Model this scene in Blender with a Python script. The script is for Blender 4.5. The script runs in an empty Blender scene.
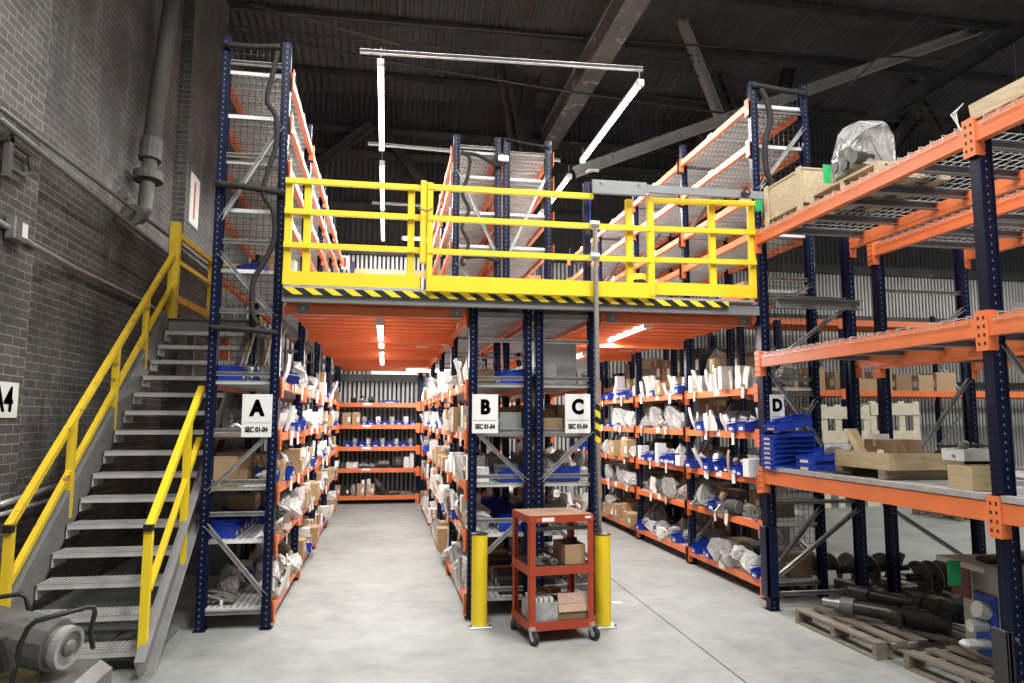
import bpy, bmesh, math, random
from mathutils import Vector, Matrix, noise
random.seed(7)
SC = bpy.context.scene
COL = SC.collection

# ------------------------------------------------------------------ camera
FPX, CAMH = 720.0, 1.7
PSI, TH, RHO = math.radians(9.9), math.radians(6.15), math.radians(0.15)
F = Vector((math.sin(PSI)*math.cos(TH), math.cos(PSI)*math.cos(TH), math.sin(TH)))
R0 = Vector((math.cos(PSI), -math.sin(PSI), 0)); U0 = R0.cross(F)
R = R0*math.cos(RHO) + U0*math.sin(RHO); U = -R0*math.sin(RHO) + U0*math.cos(RHO)
CP = Vector((0, 0, CAMH))
def ray(x, y): return R*(x-512) + U*(341.5-y) + F*FPX
def atY(x, y, Y): d = ray(x, y); return CP + d*(Y/d.y)
def atZ(x, y, z): d = ray(x, y); return CP + d*((z-CAMH)/d.z)
cam_d = bpy.data.cameras.new('camera'); cam = bpy.data.objects.new('camera', cam_d); COL.objects.link(cam)
m = Matrix(((R.x, U.x, -F.x), (R.y, U.y, -F.y), (R.z, U.z, -F.z))).to_4x4(); m.translation = CP
cam.matrix_world = m
cam_d.sensor_width = 36; cam_d.lens = 36*FPX/1024; cam_d.clip_start = .05; cam_d.clip_end = 200
SC.camera = cam

# --------------------------------------------------------------- materials
def node_mat(name):
    mt = bpy.data.materials.new(name); mt.use_nodes = True
    nt = mt.node_tree; b = nt.nodes['Principled BSDF']
    return mt, nt, b
def N(nt, t, **k):
    n = nt.nodes.new(t)
    for a, v in k.items(): setattr(n, a, v)
    return n
def mathn(nt, op, a, b=None, c=None):
    n = N(nt, 'ShaderNodeMath', operation=op)
    for i, v in enumerate((a, b, c)):
        if v is None: continue
        if isinstance(v, (int, float)): n.inputs[i].default_value = v
        else: nt.links.new(v, n.inputs[i])
    return n.outputs[0]
def mixc(nt, fac, c1, c2):
    n = N(nt, 'ShaderNodeMix', data_type='RGBA')
    for i, v in ((0, fac), (6, c1), (7, c2)):
        if isinstance(v, (int, float)): n.inputs[i].default_value = v
        elif isinstance(v, tuple): n.inputs[i].default_value = (*v, 1) if len(v) == 3 else v
        else: nt.links.new(v, n.inputs[i])
    return n.outputs[2]
def ramp(nt, src, lo, hi):
    n = N(nt, 'ShaderNodeMapRange', clamp=True); nt.links.new(src, n.inputs[0])
    n.inputs[1].default_value = lo; n.inputs[2].default_value = hi
    return n.outputs[0]
def noise_n(nt, coord, scale, detail=4, rough=.6):
    n = N(nt, 'ShaderNodeTexNoise'); n.inputs['Scale'].default_value = scale
    n.inputs['Detail'].default_value = detail; n.inputs['Roughness'].default_value = rough
    nt.links.new(coord, n.inputs['Vector']); return n.outputs[0]
def plain(name, col, rough=.5, metal=0., var=.25, vscale=6., bump=0., bscale=40., spec=.5, dirt=None, emit=None):
    mt, nt, b = node_mat(name)
    tc = N(nt, 'ShaderNodeTexCoord').outputs['Object']
    ns = noise_n(nt, tc, vscale)
    f = ramp(nt, ns, .3, .7)
    dark = tuple(c*(1-var) for c in col)
    c = mixc(nt, f, dark, col)
    if dirt:
        d = ramp(nt, noise_n(nt, tc, dirt[1], 6, .7), dirt[2], dirt[2]+.08)
        c = mixc(nt, d, c, dirt[0])
    nt.links.new(c, b.inputs['Base Color'])
    b.inputs['Roughness'].default_value = rough; b.inputs['Metallic'].default_value = metal
    b.inputs['Specular IOR Level'].default_value = spec
    if bump:
        bn = N(nt, 'ShaderNodeBump'); bn.inputs['Strength'].default_value = bump; bn.inputs['Distance'].default_value = .01
        nt.links.new(noise_n(nt, tc, bscale, 3), bn.inputs['Height']); nt.links.new(bn.outputs[0], b.inputs['Normal'])
    if emit:
        b.inputs['Emission Color'].default_value = (*emit[0], 1); b.inputs['Emission Strength'].default_value = emit[1]
    return mt
M = {}
M['orange'] = plain('orange_paint', (.80, .195, .062), .38, 0, .15, 5, dirt=((.45, .12, .05), 30, .68))
M['orange_deck'] = plain('orange_deck_paint', (.90, .23, .075), .5, 0, .1, 3)
M['yellow'] = plain('yellow_paint', (.86, .62, .022), .4, 0, .06, 4)
M['yellow_worn'] = plain('worn_yellow_paint', (.84, .58, .03), .45, 0, .15, 6, dirt=((.22, .12, .06), 9, .58))
M['yellow_tarnish'] = plain('tarnished_yellow_paint', (.42, .29, .05), .5, 0, .3, 9)
M['navy'] = plain('navy_paint_plain', (.005, .011, .05), .35, 0, .3, 4)
M['black'] = plain('black_matte', (.012, .012, .012), .5, 0, .2)
M['rubber'] = plain('black_rubber', (.015, .015, .015), .65, 0, .2)
M['galv'] = plain('galvanised_steel', (.56, .56, .55), .42, .55, .25, 14)
M['brace'] = plain('galvanised_brace', (.5, .5, .49), .45, .5, .3, 10)
M['channel'] = plain('grey_channel_paint', (.26, .265, .27), .5, .2, .2, 5)
M['stair_grey'] = plain('stair_grey_paint', (.26, .26, .255), .5, .3, .25, 6)
M['steel_dark'] = plain('dark_roof_steel', (.07, .068, .066), .65, .1, .5, 2.5, dirt=((.22, .2, .18), 4, .62))
M['steel_mid'] = plain('grimy_roof_steel', (.17, .165, .155), .65, .1, .5, 1.2, dirt=((.42, .39, .34), 3, .56))
M['blue'] = plain('blue_plastic', (.012, .05, .42), .38, 0, .25, 8)
M['white'] = plain('white_paper', (.78, .77, .73), .7, 0, .08, 9, bump=.3, bscale=30)
M['poly'] = plain('white_poly_bag', (.66, .65, .62), .3, 0, .5, 14, bump=1., bscale=26)
M['clear'] = plain('grey_poly_film', (.42, .42, .40), .25, 0, .5, 7, bump=1., bscale=14)
M['card'] = plain('cardboard', (.42, .28, .15), .8, 0, .15, 5)
M['card_dark'] = plain('dark_cardboard', (.27, .18, .10), .8, 0, .2, 5)
M['tape'] = plain('packing_tape', (.50, .40, .25), .3, 0, .1)
M['tan'] = plain('tan_board', (.52, .40, .23), .7, 0, .15, 8)
M['metal'] = plain('bare_machine_steel', (.40, .39, .37), .38, .7, .45, 12)
M['metal_dark'] = plain('dark_machine_steel', (.07, .068, .066), .42, .6, .5, 10)
M['cast'] = plain('grey_cast_iron', (.20, .2, .19), .55, .4, .4, 14, bump=.4)
M['sign'] = plain('white_sign_face', (.80, .80, .77), .45, 0, .04)
M['ink'] = plain('black_ink', (.008, .008, .008), .5, 0, 0)
M['red'] = plain('red_paint', (.45, .03, .02), .5, 0, .1)
M['cart'] = plain('orange_red_cart_paint', (.40, .052, .018), .45, 0, .2, 7, dirt=((.16, .04, .02), 22, .66))
M['green'] = plain('green_card', (.02, .38, .12), .6, 0, .05)
M['brown_card'] = plain('dark_red_board', (.12, .03, .02), .6, 0, .2)
M['beige'] = plain('beige_machine_paint', (.46, .43, .36), .45, 0, .15, 6, dirt=((.25, .17, .1), 14, .64))
M['cream'] = plain('cream_painted_wood', (.72, .66, .50), .7, 0, .2, 6, dirt=((.35, .28, .18), 9, .6))
M['heater'] = plain('sooty_grey_enamel', (.17, .165, .15), .4, .2, .5, 5, dirt=((.04, .04, .04), 9, .56))
M['tray'] = plain('white_plastic_tray', (.62, .63, .62), .35, 0, .1)
M['rope'] = plain('white_string', (.7, .68, .62), .8)
M['lamp_body'] = plain('white_lamp_housing', (.8, .8, .8), .4)
M['lamp'] = plain('lamp_tube', (1, 1, 1), .5, 0, 0, emit=((1, .985, .95), 14))
M['lamp_low'] = plain('lamp_tube_low', (1, 1, 1), .5, 0, 0, emit=((1, .985, .95), 5))
M['guard'] = plain('dark_guard_steel', (.05, .05, .055), .45, .2, .3, 6)
M['steel_pale'] = plain('pale_grimy_steel', (.52, .51, .48), .6, .1, .35, 2, dirt=((.2, .19, .18), 4, .6))
M['conduit'] = plain('grey_conduit', (.2, .195, .185), .5, .4, .3, 9)
M['pipe'] = plain('old_grey_pipe', (.13, .125, .115), .6, .2, .4, 4)
M['dark_fabric'] = plain('black_strap', (.02, .019, .018), .8, 0, .2)
M['redlabel'] = plain('orange_red_label', (.6, .12, .05), .5)
M['blueboard'] = plain('royal_blue_panel', (.02, .09, .50), .42, 0, .2, 4)

def wood_mat(name, c1, c2, rough=.8, osb=False):
    mt, nt, b = node_mat(name); tc = N(nt, 'ShaderNodeTexCoord').outputs['Object']
    mp = N(nt, 'ShaderNodeMapping'); nt.links.new(tc, mp.inputs[0])
    mp.inputs['Scale'].default_value = (32, 32, 32) if osb else (3, 3, 26)
    if osb:
        v = N(nt, 'ShaderNodeTexVoronoi'); v.inputs['Scale'].default_value = 2.2; nt.links.new(mp.outputs[0], v.inputs['Vector'])
        sp = N(nt, 'ShaderNodeSeparateColor'); nt.links.new(v.outputs['Color'], sp.inputs[0]); f = sp.outputs[0]
    else: f = ramp(nt, noise_n(nt, mp.outputs[0], 1.2, 5, .7), .3, .7)
    nt.links.new(mixc(nt, f, c1, c2), b.inputs['Base Color']); b.inputs['Roughness'].default_value = rough
    return mt
M['pallet'] = wood_mat('weathered_pallet_wood', (.13, .105, .08), (.30, .255, .20))
M['pallet_new'] = wood_mat('fresh_pallet_wood', (.34, .25, .15), (.55, .45, .30))
M['osb'] = wood_mat('chipboard', (.38, .30, .18), (.50, .42, .27), osb=True)
M['ply'] = wood_mat('plywood', (.33, .25, .13), (.46, .37, .22))
M['crate_wood'] = wood_mat('brown_crate_wood', (.12, .085, .06), (.26, .20, .15))

# perforated navy upright: two columns of teardrop slots on the faces along X, bolt dots on the faces along Y
def upright_mat():
    mt, nt, b = node_mat('navy_slotted_upright'); tcn = N(nt, 'ShaderNodeTexCoord')
    so = N(nt, 'ShaderNodeSeparateXYZ'); nt.links.new(tcn.outputs['Object'], so.inputs[0])
    sn = N(nt, 'ShaderNodeSeparateXYZ'); nt.links.new(tcn.outputs['Normal'], sn.inputs[0])
    zf = mathn(nt, 'MULTIPLY', mathn(nt, 'SUBTRACT', mathn(nt, 'FRACT', mathn(nt, 'DIVIDE', so.outputs[2], .05)), .5), .05)
    yd = mathn(nt, 'DIVIDE', mathn(nt, 'SUBTRACT', mathn(nt, 'ABSOLUTE', so.outputs[1]), .02), .0095)
    zd = mathn(nt, 'DIVIDE', zf, .015)
    r2 = mathn(nt, 'ADD', mathn(nt, 'MULTIPLY', yd, yd), mathn(nt, 'MULTIPLY', zd, zd))
    hole = mathn(nt, 'MULTIPLY', mathn(nt, 'LESS_THAN', r2, 1.), mathn(nt, 'GREATER_THAN', mathn(nt, 'ABSOLUTE', sn.outputs[0]), .7))
    xd = mathn(nt, 'DIVIDE', so.outputs[0], .0055); z2 = mathn(nt, 'DIVIDE', zf, .0065)
    r3 = mathn(nt, 'ADD', mathn(nt, 'MULTIPLY', xd, xd), mathn(nt, 'MULTIPLY', z2, z2))
    dot = mathn(nt, 'MULTIPLY', mathn(nt, 'LESS_THAN', r3, 1.), mathn(nt, 'GREATER_THAN', mathn(nt, 'ABSOLUTE', sn.outputs[1]), .7))
    ns = ramp(nt, noise_n(nt, tcn.outputs['Object'], 7), .3, .7)
    c = mixc(nt, ns, (.002, .005, .022), (.004, .009, .038))
    c = mixc(nt, hole, c, (.002, .002, .002)); c = mixc(nt, dot, c, (.22, .23, .28))
    nt.links.new(c, b.inputs['Base Color']); b.inputs['Roughness'].default_value = .35; b.inputs['Specular IOR Level'].default_value = .22
    return mt
M['upright'] = upright_mat()

# perforated galvanised plank deck
def perf_mat(name, base, px=.03, py=.03, r=.3, dark=(.02, .02, .02), metal=.45):
    mt, nt, b = node_mat(name); tcn = N(nt, 'ShaderNodeTexCoord')
    so = N(nt, 'ShaderNodeSeparateXYZ'); nt.links.new(tcn.outputs['Object'], so.inputs[0])
    sn = N(nt, 'ShaderNodeSeparateXYZ'); nt.links.new(tcn.outputs['Normal'], sn.inputs[0])
    fx = mathn(nt, 'SUBTRACT', mathn(nt, 'FRACT', mathn(nt, 'DIVIDE', so.outputs[0], px)), .5)
    fy = mathn(nt, 'SUBTRACT', mathn(nt, 'FRACT', mathn(nt, 'DIVIDE', so.outputs[1], py)), .5)
    r2 = mathn(nt, 'ADD', mathn(nt, 'MULTIPLY', fx, fx), mathn(nt, 'MULTIPLY', fy, fy))
    hole = mathn(nt, 'MULTIPLY', mathn(nt, 'LESS_THAN', r2, r*r), mathn(nt, 'GREATER_THAN', mathn(nt, 'ABSOLUTE', sn.outputs[2]), .7))
    ns = ramp(nt, noise_n(nt, tcn.outputs['Object'], 5), .3, .7)
    c = mixc(nt, ns, tuple(v*.75 for v in base), base)
    nt.links.new(mixc(nt, hole, c, dark), b.inputs['Base Color'])
    b.inputs['Roughness'].default_value = .42; b.inputs['Metallic'].default_value = metal
    return mt
M['perf'] = perf_mat('perforated_galvanised_deck', (.82, .82, .81), .05, .04, .28, metal=.05)
M['grate'] = perf_mat('serrated_stair_grating', (.62, .62, .6), .03, .04, .30, metal=.2)
M['perf_orange'] = perf_mat('perforated_orange_deck', (.92, .25, .085), .045, .03, .22, (.5, .09, .03), 0)

def hazard_mat():
    mt, nt, b = node_mat('black_yellow_hazard_stripes'); tc = N(nt, 'ShaderNodeTexCoord').outputs['Object']
    s = N(nt, 'ShaderNodeSeparateXYZ'); nt.links.new(tc, s.inputs[0])
    v = mathn(nt, 'ADD', mathn(nt, 'DIVIDE', s.outputs[0], .162), mathn(nt, 'MULTIPLY', s.outputs[2], 9.))
    f = mathn(nt, 'LESS_THAN', mathn(nt, 'FRACT', v), .5)
    nt.links.new(mixc(nt, f, (.80, .62, .03), (.015, .014, .013)), b.inputs['Base Color']); b.inputs['Roughness'].default_value = .4
    return mt
M['hazard'] = hazard_mat()

def floor_mat():
    mt, nt, b = node_mat('worn_pale_concrete'); tc = N(nt, 'ShaderNodeTexCoord').outputs['Object']
    a = ramp(nt, noise_n(nt, tc, .8, 9, .68), .36, .64); f = ramp(nt, noise_n(nt, tc, 4.5, 8, .7), .35, .65)
    c = mixc(nt, a, (.19, .205, .192), (.335, .355, .33))
    mp = N(nt, 'ShaderNodeMapping'); nt.links.new(tc, mp.inputs[0]); mp.inputs['Scale'].default_value = (.5, 3, 1)
    st = ramp(nt, noise_n(nt, mp.outputs[0], 2.2, 7, .75), .5, .8)
    c = mixc(nt, mathn(nt, 'MULTIPLY', st, .85), c, (.165, .17, .16))
    c = mixc(nt, mathn(nt, 'MULTIPLY', f, .42), c, (.44, .445, .41))
    sp = ramp(nt, noise_n(nt, tc, 26, 5, .8), .66, .72)
    c = mixc(nt, mathn(nt, 'MULTIPLY', sp, .6), c, (.13, .13, .12))
    gr = noise_n(nt, tc, 160, 2, .8)
    c = mixc(nt, mathn(nt, 'MULTIPLY', ramp(nt, gr, .35, .7), .5), c, (.17, .17, .165))
    nt.links.new(c, b.inputs['Base Color']); b.inputs['Roughness'].default_value = .62
    bn = N(nt, 'ShaderNodeBump'); bn.inputs['Strength'].default_value = .25; bn.inputs['Distance'].default_value = .004
    nt.links.new(noise_n(nt, tc, 60, 4, .7), bn.inputs['Height']); nt.links.new(bn.outputs[0], b.inputs['Normal'])
    return mt
M['floor'] = floor_mat()

def brick_mat():
    mt, nt, b = node_mat('painted_grimy_brick'); tc = N(nt, 'ShaderNodeTexCoord').outputs['Object']
    s = N(nt, 'ShaderNodeSeparateXYZ'); nt.links.new(tc, s.inputs[0])
    cb = N(nt, 'ShaderNodeCombineXYZ')
    nt.links.new(mathn(nt, 'ADD', s.outputs[1], s.outputs[0]), cb.inputs[0]); nt.links.new(s.outputs[2], cb.inputs[1])
    br = N(nt, 'ShaderNodeTexBrick'); nt.links.new(cb.outputs[0], br.inputs['Vector'])
    br.inputs['Scale'].default_value = 1; br.inputs['Brick Width'].default_value = .21; br.inputs['Row Height'].default_value = .075
    br.inputs['Mortar Size'].default_value = .007; br.inputs['Mortar Smooth'].default_value = .3; br.inputs['Bias'].default_value = -.2
    br.inputs['Color1'].default_value = (.098, .091, .083, 1); br.inputs['Color2'].default_value = (.060, .056, .052, 1); br.inputs['Mortar'].default_value = (.22, .21, .195, 1)
    big = ramp(nt, noise_n(nt, tc, .75, 6, .62), .42, .60)
    c = mixc(nt, mathn(nt, 'MULTIPLY', big, .75), br.outputs[0], (.034, .033, .032))
    mp = N(nt, 'ShaderNodeMapping'); nt.links.new(tc, mp.inputs[0]); mp.inputs['Scale'].default_value = (1, 1.5, .5)
    w = ramp(nt, noise_n(nt, mp.outputs[0], 1.5, 8, .72), .52, .70)
    fine = ramp(nt, noise_n(nt, tc, 12, 4, .8), .42, .62)
    c = mixc(nt, mathn(nt, 'MULTIPLY', mathn(nt, 'MULTIPLY', w, fine), .75), c, (.33, .32, .30))
    spk = ramp(nt, noise_n(nt, tc, 24, 3, .8), .68, .74)
    c = mixc(nt, mathn(nt, 'MULTIPLY', spk, .6), c, (.32, .31, .29))
    nt.links.new(c, b.inputs['Base Color']); b.inputs['Roughness'].default_value = .75
    bn = N(nt, 'ShaderNodeBump'); bn.inputs['Strength'].default_value = .7; bn.inputs['Distance'].default_value = .006
    nt.links.new(mathn(nt, 'SUBTRACT', noise_n(nt, tc, 30, 3), br.outputs['Fac']), bn.inputs['Height']); nt.links.new(bn.outputs[0], b.inputs['Normal'])
    return mt
M['brick'] = brick_mat()
M['sheet_light'] = plain('light_corrugated_sheet', (.58, .58, .55), .5, .0, .25, 1.3)
M['sheet_dark'] = plain('dark_corrugated_sheet', (.085, .084, .085), .6, .1, .45, .9)
M['roof'] = plain('sooty_roof_sheet', (.10, .10, .105), .65, .1, .5, .8)

# ------------------------------------------------------------ mesh builder
class MB:
    def __init__(s): s.v = []; s.f = []; s.dark = None
    def add(s, vs, fs):
        o = len(s.v); s.v += [tuple(v) for v in vs]; s.f += [tuple(i+o for i in f) for f in fs]; return s
    def box(s, x0, x1, y0, y1, z0, z1, mt=None):
        vs = [Vector((x, y, z)) for z in (z0, z1) for y in (y0, y1) for x in (x0, x1)]
        if mt: vs = [mt @ v for v in vs]
        return s.add(vs, [(0, 2, 3, 1), (4, 5, 7, 6), (0, 1, 5, 4), (2, 6, 7, 3), (0, 4, 6, 2), (1, 3, 7, 5)])
    def rbox(s, x0, x1, y0, y1, z0, z1, r=.01, mt=None):   # box with chamfered vertical edges and top edge
        r = min(r, (x1-x0)/2.2, (y1-y0)/2.2, (z1-z0)/2.2)
        def ring(x0, x1, y0, y1, z, r): return [(x0+r, y0, z), (x1-r, y0, z), (x1, y0+r, z), (x1, y1-r, z), (x1-r, y1, z), (x0+r, y1, z), (x0, y1-r, z), (x0, y0+r, z)]
        rs = [ring(x0+r, x1-r, y0+r, y1-r, z0, r*.5), ring(x0, x1, y0, y1, z0+r, r), ring(x0, x1, y0, y1, z1-r, r), ring(x0+r, x1-r, y0+r, y1-r, z1, r*.5)]
        vs = [Vector(p) for q in rs for p in q]
        if mt: vs = [mt @ v for v in vs]
        fs = [tuple(range(7, -1, -1)), tuple(range(24, 32))]
        for k in range(3):
            for i in range(8): j = (i+1) % 8; fs.append((k*8+i, k*8+j, k*8+8+j, k*8+8+i))
        return s.add(vs, fs)
    def bar(s, a, b, w, h, up=(0, 0, 1)):                   # rectangular bar from a to b
        a, b = Vector(a), Vector(b); d = (b-a).normalized(); up = Vector(up)
        if abs(d.dot(up)) > .98: up = Vector((0, 1, 0)) if abs(d.y) < .9 else Vector((1, 0, 0))
        x = d.cross(up).normalized()*w/2; y = x.cross(d).normalized()*h/2
        vs = [a-x-y, a+x-y, a+x+y, a-x+y, b-x-y, b+x-y, b+x+y, b-x+y]
        return s.add(vs, [(0, 1, 2, 3)[::-1], (4, 5, 6, 7), (0, 1, 5, 4), (1, 2, 6, 5), (2, 3, 7, 6), (3, 0, 4, 7)])
    def chan(s, a, b, w, h, t=.004, up=(0, 0, 1), flip=1):   # C channel: web h tall, flanges w deep
        a, b = Vector(a), Vector(b); d = (b-a).normalized(); up = Vector(up)
        x = d.cross(up).normalized()*flip; y = up - d*up.dot(d); y.normalize()
        s.bar(a, b, t, h, up)
        for k in (-1, 1): s.bar(a + x*w/2 + y*k*(h-t)/2, b + x*w/2 + y*k*(h-t)/2, w, t, up)
        return s
    def tube(s, pts, r, n=8, caps=True):
        pts = [Vector(p) for p in pts]; rs = r if isinstance(r, (list, tuple)) else [r]*len(pts)
        o = len(s.v); prev = None; vs = []
        for i, p in enumerate(pts):
            d = (pts[min(i+1, len(pts)-1)] - pts[max(i-1, 0)]).normalized()
            if prev is None: x = d.orthogonal().normalized()
            else:
                x = prev - d*prev.dot(d)
                x = x.normalized() if x.length > 1e-6 else d.orthogonal().normalized()
            prev = x; y = d.cross(x)
            for k in range(n):
                t = 2*math.pi*k/n; vs.append(p + (x*math.cos(t)+y*math.sin(t))*rs[i])
        fs = []
        for i in range(len(pts)-1):
            for k in range(n): fs.append((i*n+k, i*n+(k+1) % n, (i+1)*n+(k+1) % n, (i+1)*n+k))
        if caps: fs.append(tuple(range(n-1, -1, -1))); fs.append(tuple((len(pts)-1)*n+k for k in range(n)))
        return s.add(vs, fs)
    def ring(s, c, axis, r0, r1, w, n=20):                   # annulus
        c, ax = Vector(c), Vector(axis).normalized(); x = ax.orthogonal().normalized(); y = ax.cross(x); vs = []
        for k in range(n):
            t = 2*math.pi*k/n; d = x*math.cos(t)+y*math.sin(t)
            vs += [c+d*r0-ax*w/2, c+d*r1-ax*w/2, c+d*r1+ax*w/2, c+d*r0+ax*w/2]
        fs = []
        for k in range(n):
            j = (k+1) % n
            for q in range(4): fs.append((k*4+q, k*4+(q+1) % 4, j*4+(q+1) % 4, j*4+q))
        return s.add(vs, fs)
    def build(s, name, mat, parent=None, origin=None, world=True, smooth=False):
        """One mesh object.  origin: where its own origin sits (world).  world: vertices are world coordinates."""
        base = Vector(origin) if origin is not None else (Vector(parent['_loc']) if parent is not None and world and '_loc' in parent else Vector((0, 0, 0)))
        me = bpy.data.meshes.new(name)
        me.from_pydata([tuple(Vector(v)-base) for v in s.v] if world else s.v, [], s.f)
        me.materials.append(M[mat] if isinstance(mat, str) else mat)
        if s.dark is not None:
            me.materials.append(M['ink'])
            for p in me.polygons:
                if p.index >= s.dark: p.material_index = 1
        if smooth: me.polygons.foreach_set('use_smooth', [True]*len(me.polygons))
        me.update()
        o = bpy.data.objects.new(name, me); COL.objects.link(o)
        if parent is not None:
            o.parent = parent
            if world: o.location = base - Vector(parent['_loc'])
        elif world: o.location = base
        o['_loc'] = tuple(base)
        return o
LABELS = {}
def tag(o, label, cat, group=None):
    if label in LABELS and not group: print('DUP LABEL', label)
    LABELS[label] = 1
    o['label'] = label; o['category'] = cat
    if group: o['group'] = group
    return o
def thing(name, label, cat, loc, group=None):
    o = bpy.data.objects.new(name, None); COL.objects.link(o); o.empty_display_size = .1
    o.location = loc; o['_loc'] = tuple(loc)
    return tag(o, label, cat, group)
def struct(o): o['kind'] = 'structure'; return o
def kids(o): return [c for c in o.children]
def text(body, parent, loc, size, rot, mat='ink', name='lettering', bold=.0, align='CENTER', sx=1., strike=0):
    c = bpy.data.curves.new(name, 'FONT'); c.body = body; c.size = size; c.align_x = align; c.align_y = 'CENTER'
    c.extrude = .0006; c.offset = bold; c.materials.append(M[mat])
    t_ = bpy.data.objects.new(name, c); COL.objects.link(t_); bpy.context.view_layer.update()
    src = bpy.data.meshes.new_from_object(t_.evaluated_get(bpy.context.evaluated_depsgraph_get())); bpy.data.objects.remove(t_)
    bm = bmesh.new()
    for k, (dx, dy) in enumerate([(0, 0)] if not strike else [(-strike, 0), (strike, 0), (0, strike*.6), (0, -strike*.6), (0, 0)]):
        src.transform(Matrix.Translation((dx, dy, 0))); bm.from_mesh(src); src.transform(Matrix.Translation((-dx, -dy, 0)))
    me = bpy.data.meshes.new(name); bm.to_mesh(me); bm.free(); me.materials.append(M[mat])
    o = bpy.data.objects.new(name, me); COL.objects.link(o)
    o.parent = parent; o.location = Vector(loc)-Vector(parent['_loc']); o.rotation_euler = rot; o.scale.x = sx
    return o

# ------------------------------------------------------------- the setting
struct(MB().box(-3.6, 22, -4, 18.6, -.2, 0).build('floor', 'floor'))
def joint(a, b, nm):
    a, b = atZ(*a, 0), atZ(*b, 0); a.z = b.z = .0015
    struct(MB().bar(a, b, .006, .003).build(nm, 'ink'))
joint((605, 574), (772, 703), 'trim_1')
WX = -3.0
wl = MB()
wl.box(WX-.4, WX, -4, 16.4, 0, 8.85)
struct(wl.build('wall_left', 'brick'))
for k, (y0, y1) in enumerate(((2.2, 6.31), (10.5, 12.6))):
    struct(MB().box(WX, WX+.16, y0, y1, 0, 8.85).build('pilaster', 'brick'))
FY = 16.0
def corr(y, x0, x1, z0, z1, pitch, amp, name, mat):
    b = MB(); n = int((x1-x0)/pitch); vs = []; fs = []
    for i in range(n*4+1):
        x = x0 + i*pitch/4; ph = i % 4; d = (0, 0, amp, amp)[ph]
        xx = x if ph in (0, 2) else x + (.0 if ph == 1 else .0)
        vs += [(xx, y+d, z0), (xx, y+d, z1)]
    for i in range(n*4): fs.append((i*2, i*2+2, i*2+3, i*2+1))
    b.add(vs, fs); return struct(b.build(name, mat))
corr(FY+.03, -3, 22, 0, 5.3, .12, .045, 'wall_back', 'roof')  # dark sheet: shadow in the gaps between ribs is put into its colour
b = MB(); x = -2.98
while x < 18: b.box(x, x+.052, FY-.03, FY+.03, .02, 5.3); x += .095
struct(b.build('wall_back_ribs', 'sheet_light'))
corr(FY+.02, -3, 22, 5.3, 9.9, .12, .045, 'wall_back_upper', 'sheet_dark')
g = MB(); g.box(-3, 22, FY-.16, FY-.02, 5.3, 5.5); struct(g.build('trim_3', 'steel_dark'))
for i, z in enumerate((2.5, 4.1, 6.3, 7.5, 8.05)):
    struct(MB().box(-3, 22, FY-.14, FY-.02, z, z+.15).build('trim_%d' % (4+i), 'steel_dark'))
# roof: corrugated sheet falling 13 degrees towards the back wall
b = MB(); vs = []; fs = []; sl = math.tan(math.radians(13)); x0, pitch = -6, .16; n = int(30/pitch)
def rz(y): return 9.0 + (FY-y)*sl
for i in range(n*4+1):
    x = x0 + i*pitch/4; d = (0, 0, .04, .04)[i % 4]
    vs += [(x, FY+.2, rz(FY+.2)+d), (x, -4.5, rz(-4.5)+d)]
for i in range(n*4): fs.append((i*2, i*2+1, i*2+3, i*2+2))
b.add(vs, fs); struct(b.build('ceiling', 'roof'))
struct(MB().box(WX-.42, WX-.35, -4, 18.4, 8.8, 14.9).build('wall_left_clerestory', 'sheet_dark'))
# purlins under the roof
for y in (2.5, 5, 7.5, 10, 12.2, 13.6, 15.2):
    z = rz(y)-.14
    o = MB().box(-3.2, 22, y-.04, y+.04, z-.02, z+.1).build('roof_purlin', 'steel_dark'); struct(o)
# roof steelwork traced to the members seen over the racks
def member(name, p, q, w, h, mat='steel_dark', twin=False):
    b = MB()
    a, c = Vector(p), Vector(q)
    if twin:
        d = (c-a).normalized(); s = d.cross(Vector((0, 1, 0))).normalized()*w*.36
        b.bar(a-s, c-s, w*.3, h, (0, 1, 0)); b.bar(a+s, c+s, w*.3, h, (0, 1, 0))
        L = (c-a).length; k = .4
        while k < L: b.bar(a+d*k-s, a+d*k+s, .03, h*.8, (0, 1, 0)); k += .55
    else:
        b.bar(a, c, w, h*.16, (0, 1, 0)); d = (c-a).normalized()
        x = d.cross(Vector((0, 1, 0))).normalized()
        for k in (-1, 1): b.bar(a+x*k*(w/2-.01), c+x*k*(w/2-.01), .02, h, (0, 1, 0))
    return struct(b.build(name, mat))
# big runway beam along Y
rb = MB(); X0, Z0 = 3.62, 8.0
rb.box(X0-.19, X0+.19, 3, 15.9, Z0-.02, Z0+.01); rb.box(X0-.15, X0-.12, 3, 15.9, Z0, Z0+.4); rb.box(X0+.12, X0+.15, 3, 15.9, Z0, Z0+.4)
rb.box(X0-.19, X0+.19, 3, 15.9, Z0+.4, Z0+.43)
struct(rb.build('roof_girder', 'steel_mid'))
member('roof_strut', atY(549, -8, 15), atY(517, 158, 15), .33, .25)
member('roof_strut', atY(497, 45, 14.6), atY(516, 150, 14.6), .26, .2, twin=True)
member('roof_strut', atY(670, -10, 13), atY(721, 120, 13), .16, .16, 'steel_pale')
member('roof_strut', atY(700, 33, 14.4), atY(741, 140, 14.4), .24, .2, twin=True)
member('roof_strut', atY(806, -10, 14), atY(782, 100, 14), .24, .2)
member('roof_tie', atY(575, 172, 12.5), atY(1060, 1, 12.5), .19, .14, 'steel_pale')
member('roof_tie', atY(840, 140, 11.5), atY(1060, 5, 11.5), .32, .2, 'steel_dark')
member('roof_strut', atY(880, 35, 14), atY(950, 150, 14), .2, .2, twin=True)
member('roof_rafter', atY(900, -15, 14.6), atY(730, 200, 15.6), .5, .3)
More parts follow.
